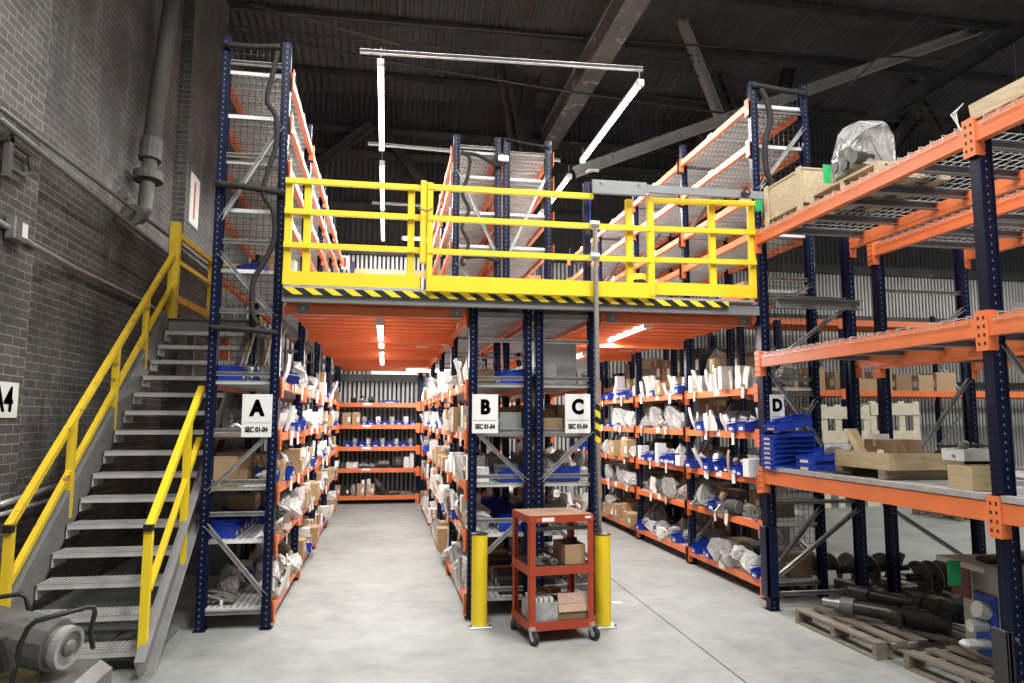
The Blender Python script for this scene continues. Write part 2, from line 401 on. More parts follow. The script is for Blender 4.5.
member('roof_rafter', atY(1010, -10, 14), atY(880, 160, 15.6), .4, .3)
member('roof_strut', atY(372, 124, 15.7), atY(285, 190, 15.7), .2, .15)
member('roof_strut', atY(380, 124, 15.7), atY(440, 210, 15.7), .2, .15)
member('roof_rafter', atY(735, 60, 15), atY(690, 175, 15.6), .4, .3)
for (a, bq, Y, r) in (((230, 8), (1000, 62), 12, .02), ((225, 26), (700, 62), 13, .02), ((225, 30), (760, 118), 12.5, .022), ((585, 42), (1024, 85), 13, .018), ((600, 60), (1024, 118), 13, .015), ((590, 88), (1024, 130), 13.5, .015)):
    p, q = atY(*a, Y), atY(*bq, Y)
    pts = [p.lerp(q, t/8) - Vector((0, 0, .10*math.sin(math.pi*t/8))) for t in range(9)]
    struct(MB().tube(pts, r, 5).build('roof_cable', 'steel_dark'))
for (a, bq, Y) in (((250, 4), (400, 45), 12.6), ((940, -5), (830, 105), 12)):
    struct(MB().tube([atY(*a, Y), atY(*bq, Y)], .016, 5).build('roof_cable', 'conduit'))

# ------------------------------------------------------------------- racks
CACHE = {}
def inst(key, make, name, parent, loc, rot=0):
    """First time: make() returns an MB in local coordinates; later: a copy sharing its mesh."""
    if key in CACHE:
        o = CACHE[key].copy(); COL.objects.link(o)
    else:
        mb, mat = make(); o = mb.build(name, mat, None, world=False); CACHE[key] = o
    o.parent = parent; o.location = Vector(loc)-Vector(parent['_loc']); o.rotation_euler = (0, 0, rot); o['_loc'] = tuple(loc)
    return o
def post_mb(h, w=.075, d=.062):
    b = MB(); t = .004   # face towards -X, open towards +X with returned lips
    b.rbox(-d/2, d/2, -w/2, w/2, .006, h, .006)
    b.box(d/2, d/2+.012, -w/2, -w/2+.014, .006, h); b.box(d/2, d/2+.012, w/2-.014, w/2, .006, h)
    b.box(-d/2-.012, d/2+.02, -w/2-.02, w/2+.03, 0, .006)
    return b
def frame(rack, xa, xb, y, h, horiz, diag, mesh_guard=None, face=-1, w=.075, d=.062):
    """upright_frame part (bracing) with its two posts as sub-parts; xa/xb are the outer X faces."""
    a0, b0 = xa+d, xb-d
    fr = bpy.data.objects.new('upright_frame', None); COL.objects.link(fr); fr.parent = rack; fr['_loc'] = (xa, y, 0); fr.location = Vector((xa, y, 0))-Vector(rack['_loc'])
    W_ = b0-a0
    for z in horiz:
        if z < h: inst(('hb', round(W_, 3)), lambda: (MB().chan((-.02, 0, 0), (W_+.02, 0, 0), .03, .034, .003), 'brace'), 'brace', fr, (a0, y, z))
    for (z1, z2) in diag:
        if max(z1, z2) < h: inst(('db', round(W_, 3), z1-z2), lambda: (MB().chan((-.01, -.018, 0), (W_+.01, -.018, z2-z1), .03, .034, .003), 'brace'), 'brace', fr, (a0, y, z1))
    for x, rt in ((xa+d/2, 0), (xb-d/2, math.pi)):
        inst(('post', round(h, 2), w, d), lambda: (post_mb(h, w, d), 'upright'), 'post', fr, (x, y, 0), rt)
    if mesh_guard:
        z0, z1 = mesh_guard; g = MB(); yy = y+.03; p = .055; x = xa+d
        while x < xb-d: g.bar((x, yy, z0), (x, yy, z1), .0035, .0035); x += p
        z = z0
        while z < z1: g.bar((xa+d, yy, z), (xb-d, yy, z), .0035, .0035); z += p
        g.build('mesh_guard', 'metal_dark', fr)
    return fr
def beam_mb(L, h, t=.045):
    return MB().box(-t/2, t/2, 0, L, -h, -.002)
def conn_mb(s, hh):
    b = MB(); b.box(-.028, .028, -.004, .042, -hh*.5-.06, .035); b.box(-.035*s-.003, -.035*s+.003, -.045, .042, -hh*.5-.06, .035)
    return b
def conn2_mb(s, H):     # side +1: plate on the +X side
    b = MB(); b.box(-.026, .026, 0, .005, -H, .03)
    b.box(s*.024-.003, s*.024+.003, -.075, 0, -H, .03); b.dark = len(b.f)
    for k in range(3):
        for q in (-.058, -.022): b.box(s*.0265-.001, s*.0265+.001, q-.006, q+.006, -.025-k*.045, -.008-k*.045)
    return b
def beam(rack, x, y0, y1, z, h, face, conn=True, label_tab=None, t=.045):
    """shelf beam at the aisle face; face = +1 when the aisle is on its +X side"""
    L = y1-y0-.075
    o = inst(('beam', round(L, 2), h, t), lambda: (beam_mb(L, h, t), 'orange'), 'shelf_beam', rack, (x, y0+.0375, z))
    if conn:
        H = h+.075
        inst(('conn', face, round(H, 3)), lambda: (conn2_mb(face, H), 'orange'), 'beam_connector', o, (x+face*.01, y0+.038, z))
        c = inst(('connb', face, round(H, 3)), lambda: (conn2_mb(face, H), 'orange'), 'beam_connector', o, (x+face*.01, y1-.038, z), 0)
        c.scale.y = -1
    if label_tab:
        yy = y0 + (y1-y0)*label_tab
        inst(('tab', face), lambda: (MB().box(0, face*.003, -.06, .06, -.055, .012), 'sign'), 'shelf_label', o, (x+face*(t/2+.001), yy, z))
    return o
def deck_mb(W, L, mat='perf'):
    b = MB(); n = max(1, round(L/.14)); p = L/n
    for i in range(n):
        y0, y1 = i*p+.006, (i+1)*p-.006
        b.box(0, W, y0, y1, -.004, 0); b.box(0, W, y0, y0+.010, -.032, -.004); b.box(0, W, y1-.010, y1, -.032, -.004)
    return b
def deck(rack, xa, xb, y0, y1, z, mat='perf'):
    return inst(('deck', round(xb-xa, 3), round(y1-y0, 2), mat), lambda: (deck_mb(xb-xa, y1-y0, mat), mat), 'shelf_deck', rack, (xa, y0, z))

LOW = [.17, .71, 1.14, 1.58, 2.02]
H_A = [.14, .92, 1.18, 1.60, 2.07, 2.6, 3.2, 3.96, 4.80]
D_A = [(.84, .27), (1.10, 1.58), (3.10, 2.55), (3.38, 4.25)]
YS = [6.35, 8.16, 10.02, 11.95, 13.9]

def rack_row(name, label, xa, xb, ys, aisle, levels_fn, h_fn, diag=D_A, horiz=H_A, guard=None, tab=.5, beam_h=.07, diag0=None, horiz0=None):
    r = thing(name, label, 'storage rack', (xa, ys[0], 0))
    for i, y in enumerate(ys):
        frame(r, xa, xb, y, h_fn(i), horiz0 if (i == 0 and horiz0) else horiz, diag0 if (i == 0 and diag0) else diag, guard if i == 0 else None)
    for i in range(len(ys)-1):
        for z in levels_fn(i):
            for fx in (-1, 1):
                x = xb-.006 if fx > 0 else xa+.006
                if aisle == 0 and fx < 0: x += .03
                if aisle == -1 and fx > 0: x -= .03
                beam(r, x, ys[i], ys[i+1], z, beam_h, fx, conn=(fx == (aisle or 1)), label_tab=tab if fx == aisle else None)
            deck(r, xa+.03, xb-.03, ys[i]+.01, ys[i+1]-.01, z-.002)
    return r
UPA = [2.97, 3.50, 3.93, 4.34, 4.74]
XA0, XA1 = -1.47, -.89
XB0, XB1 = .72, 1.285
XC0, XC1 = 1.315, 1.89
XD0, XD1 = 3.60, 4.24
YD = [6.55, 8.30, 10.08, 11.95, 13.9]
rA = rack_row('storage_rack', 'tall navy and orange rack left of the left aisle, sign A on its end', XA0, XA1, YS, 1,
              lambda i: LOW+UPA, lambda i: 5.02, guard=(2.1, 4.95))
UPB = [3.3, 3.72, 4.12, 4.55, 4.85]
rB = rack_row('storage_rack', 'navy and orange rack with sign B on its end, behind left yellow bollard', XB0, XB1, YS, -1,
              lambda i: LOW+([2.66] if i == 0 else [2.66]+UPB), lambda i: 2.70 if i == 0 else 5.02,
              horiz0=[.24, .82, 1.2, 1.6, 2.06, 2.4, 2.62], diag0=[(.45, .87), (1.6, 1.16)], diag=[(.45, .87), (1.6, 1.16), (4.6, 3.6), (3.5, 2.9)], horiz=[.24, .82, 1.2, 1.6, 2.06, 2.4, 2.62, 4.88])
rC = rack_row('storage_rack', 'navy and orange rack with sign C on its end, behind the red cart', XC0, XC1, YS, 0,
              lambda i: LOW+([2.66] if i == 0 else [2.66]+UPB), lambda i: 2.70 if i == 0 else 5.02,
              horiz0=[.24, .82, 1.2, 1.6, 2.06, 2.4, 2.62], diag0=[(.87, .45), (1.16, 1.6)], diag=[(.87, .45), (1.16, 1.6), (3.6, 4.6)], horiz=[.24, .82, 1.2, 1.6, 2.06, 2.4, 2.62, 4.84])
UPD = [3.0, 3.58, 3.98, 4.50, 4.93]
rD = rack_row('storage_rack', 'tall navy and orange rack right of the right aisle, marked with letter D', XD0, XD1, YD, -1,
              lambda i: LOW+UPD, lambda i: 5.15, guard=(.5, 5.0), horiz=[.14, .93, 1.25, 1.95, 2.1, 3.1, 3.96, 4.85], diag=[(.25, .85), (1.1, 1.9), (2.75, 3.05), (4.0, 4.7)])
# far rack across the end of the left aisle (runs along X)
fr_ = thing('storage_rack', 'orange beamed rack across the far end of the left aisle', 'storage rack', (-.95, 15, 0))
FRY0, FRY1 = 14.95, 15.9
for x in (-1.0, .72, 2.4):
    b = MB()
    for z in (.2, 1.0, 1.9): b.bar((x, FRY0+.06, z), (x, FRY1-.06, z), .03, .04)
    f_ = b.build('upright_frame', 'brace', fr_, origin=(x, FRY0, 0))
    for yy in (FRY0+.03, FRY1-.03):
        inst(('post', 2.9, .075, .062), lambda: (post_mb(2.9), 'upright'), 'post', f_, (x, yy, 0), -math.pi/2)
for x0_, x1_ in ((-1.0, .72), (.72, 2.4)):
    for z in LOW:
        for yy, fc in ((FRY0, 1), (FRY1, 0)):
            o = MB().box(x0_+.04, x1_-.04, yy-.022, yy+.022, z-.085, z).build('shelf_beam', 'orange', fr_)
            if fc:
                for xx in (x0_+.05, x1_-.05): MB().box(xx-.045, xx+.035, yy-.03, yy-.022, z-.16, z+.03).build('beam_connector', 'orange', o)
        MB().box(x0_+.02, x1_-.02, FRY0+.02, FRY1-.02, z-.01, z-.002).build('shelf_deck', 'galv', fr_)
        if z in LOW[1:]: MB().box(x0_+.55, x0_+.72, FRY0-.027, FRY0-.023, z-.05, z-.005).build('shelf_label', 'sign', fr_)

# mezzanine far end rack/beam seen above the deck
mz = thing('storage_rack', 'low orange beamed rack seen through the railing at the mezzanine back', 'storage rack', (-.6, 15.3, 2.8))
for x in (-.75, .8, 2.4, 3.3):
    MB().box(x-.04, x+.04, 15.27, 15.35, 2.8, 5.0 if x < 0 else 5.3).build('post', 'navy', mz)
for z in (3.6, 4.72):
    MB().box(-.7, 3.3, 15.24, 15.28, z, z+.12).build('shelf_beam', 'orange', mz)
MB().box(-.7, 3.3, 15.3, 15.75, 3.66, 3.68).build('shelf_deck', 'galv', mz)

# --------------------------------------------------- mezzanine deck, walkway
def mezz(name, label, xa, xb, y0, y1):
    r = thing(name, label, 'mezzanine deck', (xa, y0, 2.62))
    # underside: planks running along X with a perforated web
    y = y0; k = 0
    while y < y1-.1:
        e = min(y+.30, y1)
        b = MB(); b.box(xa, xb, y, e, 2.70, 2.715); b.box(xa, xb, y, y+.05, 2.655, 2.70); b.box(xa, xb, e-.05, e-.035, 2.655, 2.70)
        xx = xa+.03
        while xx < xb-.03: b.box(xx, xx+.02, y+.05, e-.05, 2.686, 2.70); xx += .055
        b.build('deck_plank', 'orange_deck', r); y += .305; k += 1
    for yy in (y0+1.9, y0+3.8, y0+5.7):
        if yy < y1: MB().box(xa, xb, yy-.03, yy+.03, 2.56, 2.655).build('joist', 'orange_deck', r)
    MB().box(xa, xb, y0, y1, 2.72, 2.76).build('top_sheet', 'galv', r)
    for (fx, yy, z) in ((.06, y0+.7, 2.655), (.09, y0+1.25, 2.655), (.84, y0+1.9, 2.6), (.5, y0+.02, 2.69), (.08, y0+2.4, 2.655), (.8, y0+3.3, 2.655)):
        x = xa+(xb-xa)*fx; MB().box(x, x+.18, yy-.004, yy, z, z+.035).build('deck_label', 'sign', r)
    return r
mezz('mezzanine_deck', 'orange slatted mezzanine deck over the left aisle', XA1+.02, XB0-.02, 6.42, 15.0)
mezz('mezzanine_deck', 'orange slatted mezzanine deck over the right aisle', XC1+.02, XD0-.02, 6.42, 13.9)
WY = 6.13
wk = thing('walkway_edge', 'grey channel edge of the crossing walkway with hazard stripe tape', 'walkway', (-.86, WY, 2.7))
MB().chan((-.87, WY+.03, 2.712), (3.42, WY+.03, 2.712), .06, .085, .005, flip=-1).build('edge_channel', 'channel', wk)
MB().box(-.86, 3.10, WY-.004, WY+.002+.02, 2.728, 2.782).build('hazard_tape', 'hazard', wk, origin=(-.86, WY, 2.728))
MB().box(-.86, 3.36, WY+.0, WY+.06, 2.783, 2.803).build('nosing', 'galv', wk)
MB().box(-.86, 3.5, WY+.07, 8.1, 2.775, 2.80).build('floor_plate', 'galv', wk)
MB().box(-.87, XB0-.05, 6.30, 6.36, 2.585, 2.66).build('header_beam', 'orange', wk)
MB().box(XC1+.04, 3.42, 6.30, 6.36, 2.585, 2.66).build('header_beam', 'orange', wk)
for x in (-.71, .60, 2.03, 3.33):
    o = MB().box(x-.045, x+.045, 6.285, 6.297, 2.585, 2.672).build('clamp_plate', 'channel', wk)
    MB().tube([(x, 6.283, 2.63), (x, 6.27, 2.63)], .013, 8).build('bolt', 'galv', o)
MB().chan((3.5, 6.0, 2.76), (4.35, 6.0, 2.76), .05, .09, .005).build('end_channel', 'channel', wk)

# railings
rl = thing('guard_rail', 'yellow guard railing with toe board, left section above left aisle', 'railing', (-.86, WY+.02, 2.84))
YR = WY+.06
def rail(o, name, p, q, w=.045, h=.045, mat='yellow'): return MB().bar(p, q, w, h).build(name, mat, o)
def pst(o, x, y, z0, z1, w=.055, mat='yellow', d=.05): return MB().rbox(x-w/2, x+w/2, y-d/2, y+d/2, z0, z1, .005).build('post', mat, o)
for x in (-.845, -.69, .185): pst(rl, x, YR+.01, 2.83, 3.71, .06)
for z in (3.705, 3.44, 3.15): rail(rl, 'rail', (-.872, YR-.03, z), (.27, YR-.03, z))
MB().box(-.87, .27, YR-.05, YR-.035, 2.81, 2.925).build('toe_board', 'yellow', rl)
rg = thing('rail_gate', 'yellow swing gate section of walkway railing, hung at centre', 'gate', (.2, WY-.05, 2.84))
YG = WY-.03
pst(rg, .288, YG+.02, 3.03, 3.755, .055); pst(rg, .342, YG, 2.78, 3.735, .05)
for x in (2.15, 2.34): pst(rg, x, YG+(.04 if x < 2.2 else 0), 2.80, 3.70, .06)
for z in (3.695, 3.42, 3.13): rail(rg, 'rail', (.33, YG-.01, z), (1.80 if z > 3.6 else 2.34, YG-.01, z))
MB().box(.33, 2.37, YG-.02, YG-.004, 2.785, 2.92).build('toe_board', 'yellow', rg)
ch = MB(); 
pc = [Vector((.24+.13*t/6, YG-.055, 3.50-.03*math.sin(math.pi*t/6))) for t in range(7)]
for a_, b_ in zip(pc[:-1], pc[1:]): ch.ring((a_+b_)/2, (0, .6, 1), .007, .013, .006, 8)
ch.build('latch_chain', 'metal', rg)
r3 = thing('guard_rail', 'yellow guard railing with toe board, right section above right aisle', 'railing', (2.25, WY, 2.84))
for x in (2.985, 3.385): pst(r3, x, YR+.01, 2.83, 3.73, .06)
rail(r3, 'rail', (2.36, YR-.03, 3.71), (3.40, YR-.03, 3.735))
for z in (3.445, 3.155): rail(r3, 'rail', (2.36, YR-.03, z), (3.40, YR-.03, z+.012))
MB().box(2.37, 3.36, YR-.05, YR-.035, 2.83, 2.945).build('toe_board', 'yellow', r3)
# grey sliding counterbalance bar with its wheel
gb = thing('gate_slide_bar', 'grey steel slide bar with black wheel on top of the railing', 'slide bar', (1.78, 6.02, 3.7))
MB().rbox(1.772, 2.28, 6.0, 6.03, 3.70, 3.825, .004).build('cover_plate', 'channel', gb)
MB().box(2.28, 3.42, 6.01, 6.04, 3.74, 3.81).build('slide_channel', 'channel', gb)
w_ = MB().tube([(3.23, 5.97, 3.78), (3.23, 6.0, 3.78)], .04, 16).build('wheel', 'rubber', gb)
MB().tube([(3.23, 5.955, 3.78), (3.23, 5.969, 3.78)], .015, 10).build('hub', 'metal', w_)
for x in (1.85, 2.2): MB().tube([(x, 5.99, 3.80), (x, 5.999, 3.80)], .012, 8).build('bolt', 'metal', gb)
MB().rbox(1.75, 1.81, 6.2, 6.27, 2.83, 3.87, .005).build('guide_post', 'navy', gb)
MB().rbox(1.79, 1.806, 6.185, 6.199, 3.42, 3.70, .003).build('blue_tape', 'blue', gb)
MB().tube([(1.71, 6.0, 3.88), (1.74, 6.0, 3.905), (1.83, 6.0, 3.905)], .012, 6).build('hook', 'galv', gb)
# galvanised pole
po = thing('conduit_pole', 'thin galvanised pole standing from the floor to the gate railing', 'pole', (1.8, 6.02, 0))
MB().tube([(1.815, 6.045, .0), (1.80, 6.03, 3.41), (1.77, 6.02, 3.44)], .022, 10).build('pole', 'galv', po, smooth=True)
for z in (3.42, 3.13):
    MB().tube([(1.75, 6.02, z), (1.83, 6.02, z)], .034, 10).build('clamp', 'galv', po)
MB().tube([(1.808, 6.038, 1.5), (1.807, 6.037, 1.83)], .0245, 10).build('hazard_wrap', 'hazard', po, origin=(1.7, 6.02, 1.4))

# ------------------------------------------------------------------- signs
def rack_sign(letter, x0, x1, z0, z1, y, label, sub='SEC 01-04'):
    s = thing('rack_sign', label, 'sign', ((x0+x1)/2, y, z0))
    MB().rbox(x0, x1, y-.004, y, z0, z1, .012).build('sign_panel', 'sign', s)
    w, h = x1-x0, z1-z0; cx = (x0+x1)/2; rot = (math.pi/2, 0, 0)
    text(letter, s, (cx, y-.0055, z0+h*.66), h*.50, rot, bold=h*.016, name='letter', sx=.85, strike=h*.018)
    MB().box(x0+.012, x1-.012, y-.0055, y-.004, z0+h*.33, z0+h*.338).build('divider_line', 'ink', s)
    if sub: text(sub, s, (cx, y-.0055, z0+h*.17), h*.165, rot, bold=h*.002, name='lettering', sx=w/(h*.165*5.1)*.9, strike=h*.009)
    for xx in (x0+.02, x1-.02): MB().tube([(xx, y-.006, z1-.02), (xx, y-.004, z1-.02)], .004, 6).build('screw', 'metal', s)
    return s
rack_sign('A', -1.172, -.932, 1.545, 1.90, 6.29, 'white sign reading A, SEC 01-04 on the left rack end')
rack_sign('B', .745, .975, 1.575, 1.915, 6.29, 'white sign reading B, SEC 01-04 on the centre rack end')
rack_sign('C', 1.58, 1.815, 1.575, 1.925, 6.29, 'white sign reading C, SEC 01-04 beside the thin galvanised pole')
rack_sign('D', atY(769.5, 400, 6.13).x, atY(784, 400, 6.13).x, 1.63, 1.93, 6.13, 'white sign reading D above the stacked blue bins', None)
a4 = thing('wall_sign', 'white sign reading A4 fixed to the brick wall', 'sign', (WX+.17, 5.9, 1.7))
yy0, yy1 = 5.55, 6.22
MB().box(WX+.162, WX+.17, yy0, yy1, 1.70, 1.97).build('sign_panel', 'sign', a4)
text('A4', a4, (WX+.172, 5.99, 1.83), .26, (math.pi/2, 0, math.pi/2), bold=.004, name='letter', strike=.006)
ws = thing('wall_notice', 'white and orange safety notice high on the brick wall', 'sign', (WX+.17, 10.9, 4.6))
MB().box(WX+.162, WX+.17, 10.72, 11.2, 4.5, 5.25).build('sign_panel', 'sign', ws)
MB().box(WX+.171, WX+.175, 10.9, 10.98, 4.6, 5.15).build('red_stripe', 'redlabel', ws)
fire = thing('mezzanine_notice', 'small red and white notice on far mezzanine wall', 'sign', (-.8, 15.2, 4.9))
pa, pb2 = atY(340, 269, 15.2), atY(349, 256, 15.2)
MB().box(pa.x, pb2.x, 15.19, 15.2, pa.z, pb2.z).build('sign_panel', 'sign', fire)
MB().box(pa.x+.07, pb2.x-.05, 15.18, 15.189, pa.z+.04, pb2.z-.04).build('red_stripe', 'red', fire)

# ------------------------------------------------------------------ lights
POW = 1.0
def strip(label, p, q, w=.075, power=60, group=None, hang=None):
    p, q = Vector(p), Vector(q); c = (p+q)/2; d = (q-p); L = d.length; d.normalize()
    t = thing('strip_light', label, 'light', c, group)
    MB().bar(p+Vector((0, 0, .035)), q+Vector((0, 0, .035)), w*.8, .03).build('housing', 'lamp_body', t)
    MB().tube([p-d*.0, q], w*.42, 10).build('diffuser', 'lamp_low' if p.z < 3 else 'lamp', t, smooth=True)
    for e in (p, q): MB().bar(e-d*.025, e+d*.025, w, .07).build('end_cap', 'lamp_body', t)
    la = bpy.data.lights.new('lamp', 'AREA'); la.shape = 'RECTANGLE'; la.size = L*.95; la.size_y = w; la.energy = power*POW
    la.color = (1, .99, .965)
    lo = bpy.data.objects.new('lamp', la); COL.objects.link(lo); lo.parent = t; lo.location = (0, 0, -.05)
    lo.rotation_euler = (0, 0, math.atan2(d.y, d.x))
    for e in hang or []: MB().tube([e, Vector(e)+Vector((0, 0, .12 if p.z < 5.6 else rz(e[1])-e[2]))], .006, 5).build('hanger', 'galv', t)
    return t
for k, (y0, y1) in enumerate(((7.46, 9.95), (10.55, 12.9), (13.2, 15.2))):
    nm = ('nearest', 'second', 'farthest')[k]
    strip('%s hanging strip light in the row above the left aisle' % nm, (-.13, y0, 5.48), (-.13, y1, 5.48), power=150, hang=[(-.13, y0+.02, 5.54), (-.13, y1-.02, 5.54)])
for k, (y0, y1) in enumerate(((7.26, 9.65), (10.4, 12.0), (12.3, 14.5))):
    nm = ('nearest', 'second', 'farthest')[k]
    strip('%s hanging strip light in the row above the right aisle' % nm, (2.7, y0, 5.40), (2.7, y1, 5.38), power=150, hang=[(2.7, y0+.02, 5.46), (2.7, y1-.02, 5.44)])
strip('crosswise strip light at the upper back, behind the railing', (.28, 14.9, 5.45), (1.0, 14.9, 5.45), power=9)
strip('nearest strip light under the mezzanine over the left aisle', (-.07, 6.75, 2.60), (-.07, 9.0, 2.60), power=100)
strip('second strip light under the mezzanine over the left aisle', (-.07, 9.5, 2.60), (-.07, 11.9, 2.60), power=100)
strip('crosswise strip light at the far end of the left aisle', (.33, 13.2, 2.58), (1.5, 13.2, 2.58), power=130)
strip('crosswise strip light under the left mezzanine near the end wall', (-.3, 14.1, 2.58), (.6, 14.1, 2.58), power=25, w=.05)
strip('nearest strip light under the mezzanine over the right aisle', (2.6, 6.9, 2.655), (2.68, 9.2, 2.655), power=100)
strip('second strip light under the mezzanine over the right aisle', (2.7, 9.6, 2.60), (2.7, 12.0, 2.60), power=100)
# unseen strip lights placed over open floor and far right for ambient light
for i, (x, y) in enumerate(((-1.2, 1.2), (1.2, .4), (3.2, 1.2), (0.2, 4.0), (2.6, 3.8), (5.2, 1.6))):
    strip('unseen high strip light number %s over the open floor before the racks' % ('one', 'two', 'three', 'four', 'five', 'six')[i], (x, y-1.2, 7.4), (x, y+1.2, 7.4), power=230, hang=[(x, y-1, 7.4), (x, y+1, 7.4)])
for i, (x, y) in enumerate(((9.6, 8), (14.0, 12.5), (10.2, 4.5), (16, 9))):
    strip('high strip light number %s over the far right bays' % ('one', 'two', 'three', 'four', 'five')[i], (x-1.2, y, 5.8), (x+1.2, y, 5.8), power=190, hang=[(x-1, y, 5.8), (x+1, y, 5.8)])
# struts the strip lights hang from
s1 = MB().chan(atY(360, 52, 7.3), atY(642, 70, 7.3), .04, .042, .004).build('light_rail', 'galv'); tag(s1, 'long galvanised strut above the two nearest hanging strip lights', 'strut')
s2 = MB().chan(atY(368, 144, 10.3), atY(560, 161, 10.3), .04, .042, .004).build('light_rail', 'galv'); tag(s2, 'galvanised strut crossing behind the nearest left strip light', 'strut')
s3 = MB().chan(atY(372, 203, 13.1), atY(425, 206, 13.1), .04, .042, .004).build('light_rail', 'galv'); tag(s3, 'short galvanised strut crossing at second left strip light', 'strut')

# ------------------------------------------- right foreground racks (E and F)
def wire_deck_mb(W, L, lipx):     # wires along X and Y, channels under; lip hangs over both beams
    b = MB(); t = .0022
    y = .03
    while y < L-.02:
        b.bar((-.02, y, .004), (W+.02, y, .004), t*2, t*2)
        b.bar((-.03, y, .006), (-.03, y, -.04), t*2, t*2); b.bar((W+.03, y, .006), (W+.03, y, -.04), t*2, t*2)
        y += .1
    x = .0
    while x <= W: b.bar((x, .01, .0), (x, L-.01, .0), t*2, t*2); x += W/14
    for x in (-.032, W+.032): b.bar((x, .01, -.04), (x, L-.01, -.04), t*2, t*2)
    return b
def chan_mb(W): return MB().chan((0, 0, -.03), (W, 0, -.03), .05, .055, .003)
def pallet_rack(label, xa, xb, ys, h, levels, sheet_level, fh, fdiag):
    r = thing('pallet_rack', label, 'storage rack', (xa, ys[0], 0))
    for i, y in enumerate(ys): frame(r, xa, xb, y, h, fh, fdiag, w=.085, d=.075)
    for i in range(len(ys)-1):
        ya, yb = sorted((ys[i], ys[i+1]))
        for z in levels:
            for fx, x in ((-1, xa+.005), (1, xb-.005)):
                L = yb-ya-.085
                o = inst(('ebeam', round(L, 2)), lambda: (beam_mb(L, .115, .05), 'orange'), 'shelf_beam', r, (x, ya+.0425, z))
                for yy, sg in ((ya+.043, 1), (yb-.043, -1)):
                    c = inst(('econn', fx), lambda: (econn_mb(fx), 'orange'), 'beam_connector', o, (x, yy, z)); c.scale.y = sg
            if z == sheet_level:
                for fx in (xa+.004, xb-.004): inst(('edge', round(yb-ya, 2)), lambda: (MB().box(-.03, .03, .0, yb-ya-.1, .004, .040), 'galv'), 'deck_edge', r, (fx, ya+.05, z))
                deck(r, xa+.03, xb-.03, ya+.02, yb-.02, z+.01, 'galv')
            else:
                nb = 2; LL = (yb-ya-.16)/nb
                for k in range(nb):
                    y0 = ya+.07+k*(LL+.02)
                    dk = inst(('wire', round(LL, 2), round(xb-xa, 2)), lambda: (wire_deck_mb(xb-xa-.0, LL, 0), 'galv'), 'wire_deck', r, (xa, y0, z+.012))
                    for q in (.12, .5, .88):
                        inst(('wch', round(xb-xa, 2)), lambda: (chan_mb(xb-xa-.06), 'channel'), 'deck_channel', dk, (xa+.03, y0+LL*q, z+.004))
    return r
def econn_mb(fx):
    b = MB(); H = .2
    b.box(-.03, .03, -.004, .002, -H, .035)
    b.box(fx*.033-.003, fx*.033+.003, -.082, .002, -H, .035); b.dark = len(b.f)
    for k in range(4):
        for q in (-.062, -.022): b.box(fx*.0365-.0015, fx*.0365+.0015, q-.006, q+.006, -.005-k*.05-.012, -.005-k*.05+.006)
    return b
EX0, EX1 = 3.43, 4.42
FX0, FX1 = 4.66, 5.68
EY = [6.2, 3.62, 1.1]
ELEV = [1.24, 2.30, 3.46]
rE = pallet_rack('navy and orange pallet rack in the right foreground with wire decks', EX0, EX1, EY, 3.52, ELEV, 1.24,
                 [.14, .95, 2.85], [(.28, .88), (2.14, 1.02), (2.2, 2.8)])
rF = pallet_rack('navy and orange pallet rack back to back behind the right foreground rack', FX0, FX1, EY, 3.5, [1.24, 2.30, 3.40], 1.24,
                 [.14, .95, 2.95], [(.85, .3), (1.05, 2.1), (2.2, 2.8)])
# column guards: boxed steel at the foot of the aisle-side posts
cg = thing('column_guard', 'dark steel guard around the foot of the post right of right aisle', 'post guard', (3.42, 6.15, 0))
MB().rbox(3.392, 3.424, 6.13, 6.245, .12, .74, .004).box(3.392, 3.50, 6.13, 6.145, .12, .74).build('guard_plate', 'navy', cg)
cg2 = thing('column_guard', 'dark steel guard around the foot of nearest right post', 'post guard', (3.42, 3.62, 0))
MB().rbox(3.40, 3.425, 3.58, 3.70, .1, .54, .004).box(3.40, 3.54, 3.58, 3.595, .1, .54).build('guard_plate', 'guard', cg2)
MB().tube([(3.45, 3.57, .5), (3.45, 3.58, .5)], .012, 8).build('bolt', 'metal', cg2)

# ------------------------------------------------------------------- stairs
st = thing('stairs', 'grey steel staircase with grating treads against the brick wall', 'stairs', (-2.0, 5.3, 0))
SL, SR = -2.46, -1.575
RISE, RUN, Z0S, Y0S = .181, .2255, .12, 5.42
NST = 15
slope = Vector((0, RUN, RISE)).normalized(); nrm = Vector((0, -RISE, RUN)).normalized()
for sx, x in ((-1, SL), (1, SR)):
    a = Vector((x+sx*.02, Y0S-.17, .02)); bb = Vector((x+sx*.02, Y0S+RUN*14.8, .02+RISE*14.8+.1))
    b = MB(); web = .26; d = (bb-a).normalized(); n2 = Vector((0, -d.z, d.y))
    b.bar(a+n2*.02, bb+n2*.02, .006, web, n2)
    for k in (-1, 1): b.bar(a+n2*(.02+k*web/2)+Vector((sx*.03, 0, 0)), bb+n2*(.02+k*web/2)+Vector((sx*.03, 0, 0)), .065, .008, n2)
    s_ = b.build('stringer', 'stair_grey', st)
    MB().box(x-.02 if sx < 0 else x-.02, x+.09, Y0S-.28, Y0S-.05, 0, .008).build('foot_plate', 'stair_grey', s_)
    bl = MB()
    for q in range(12):
        p = a + d*(.25+q*.29); bl.tube([p+Vector((sx*.006, 0, 0)), p+Vector((sx*.012, 0, 0))], .012, 6)
    bl.build('bolts', 'galv', s_)['kind'] = 'stuff'
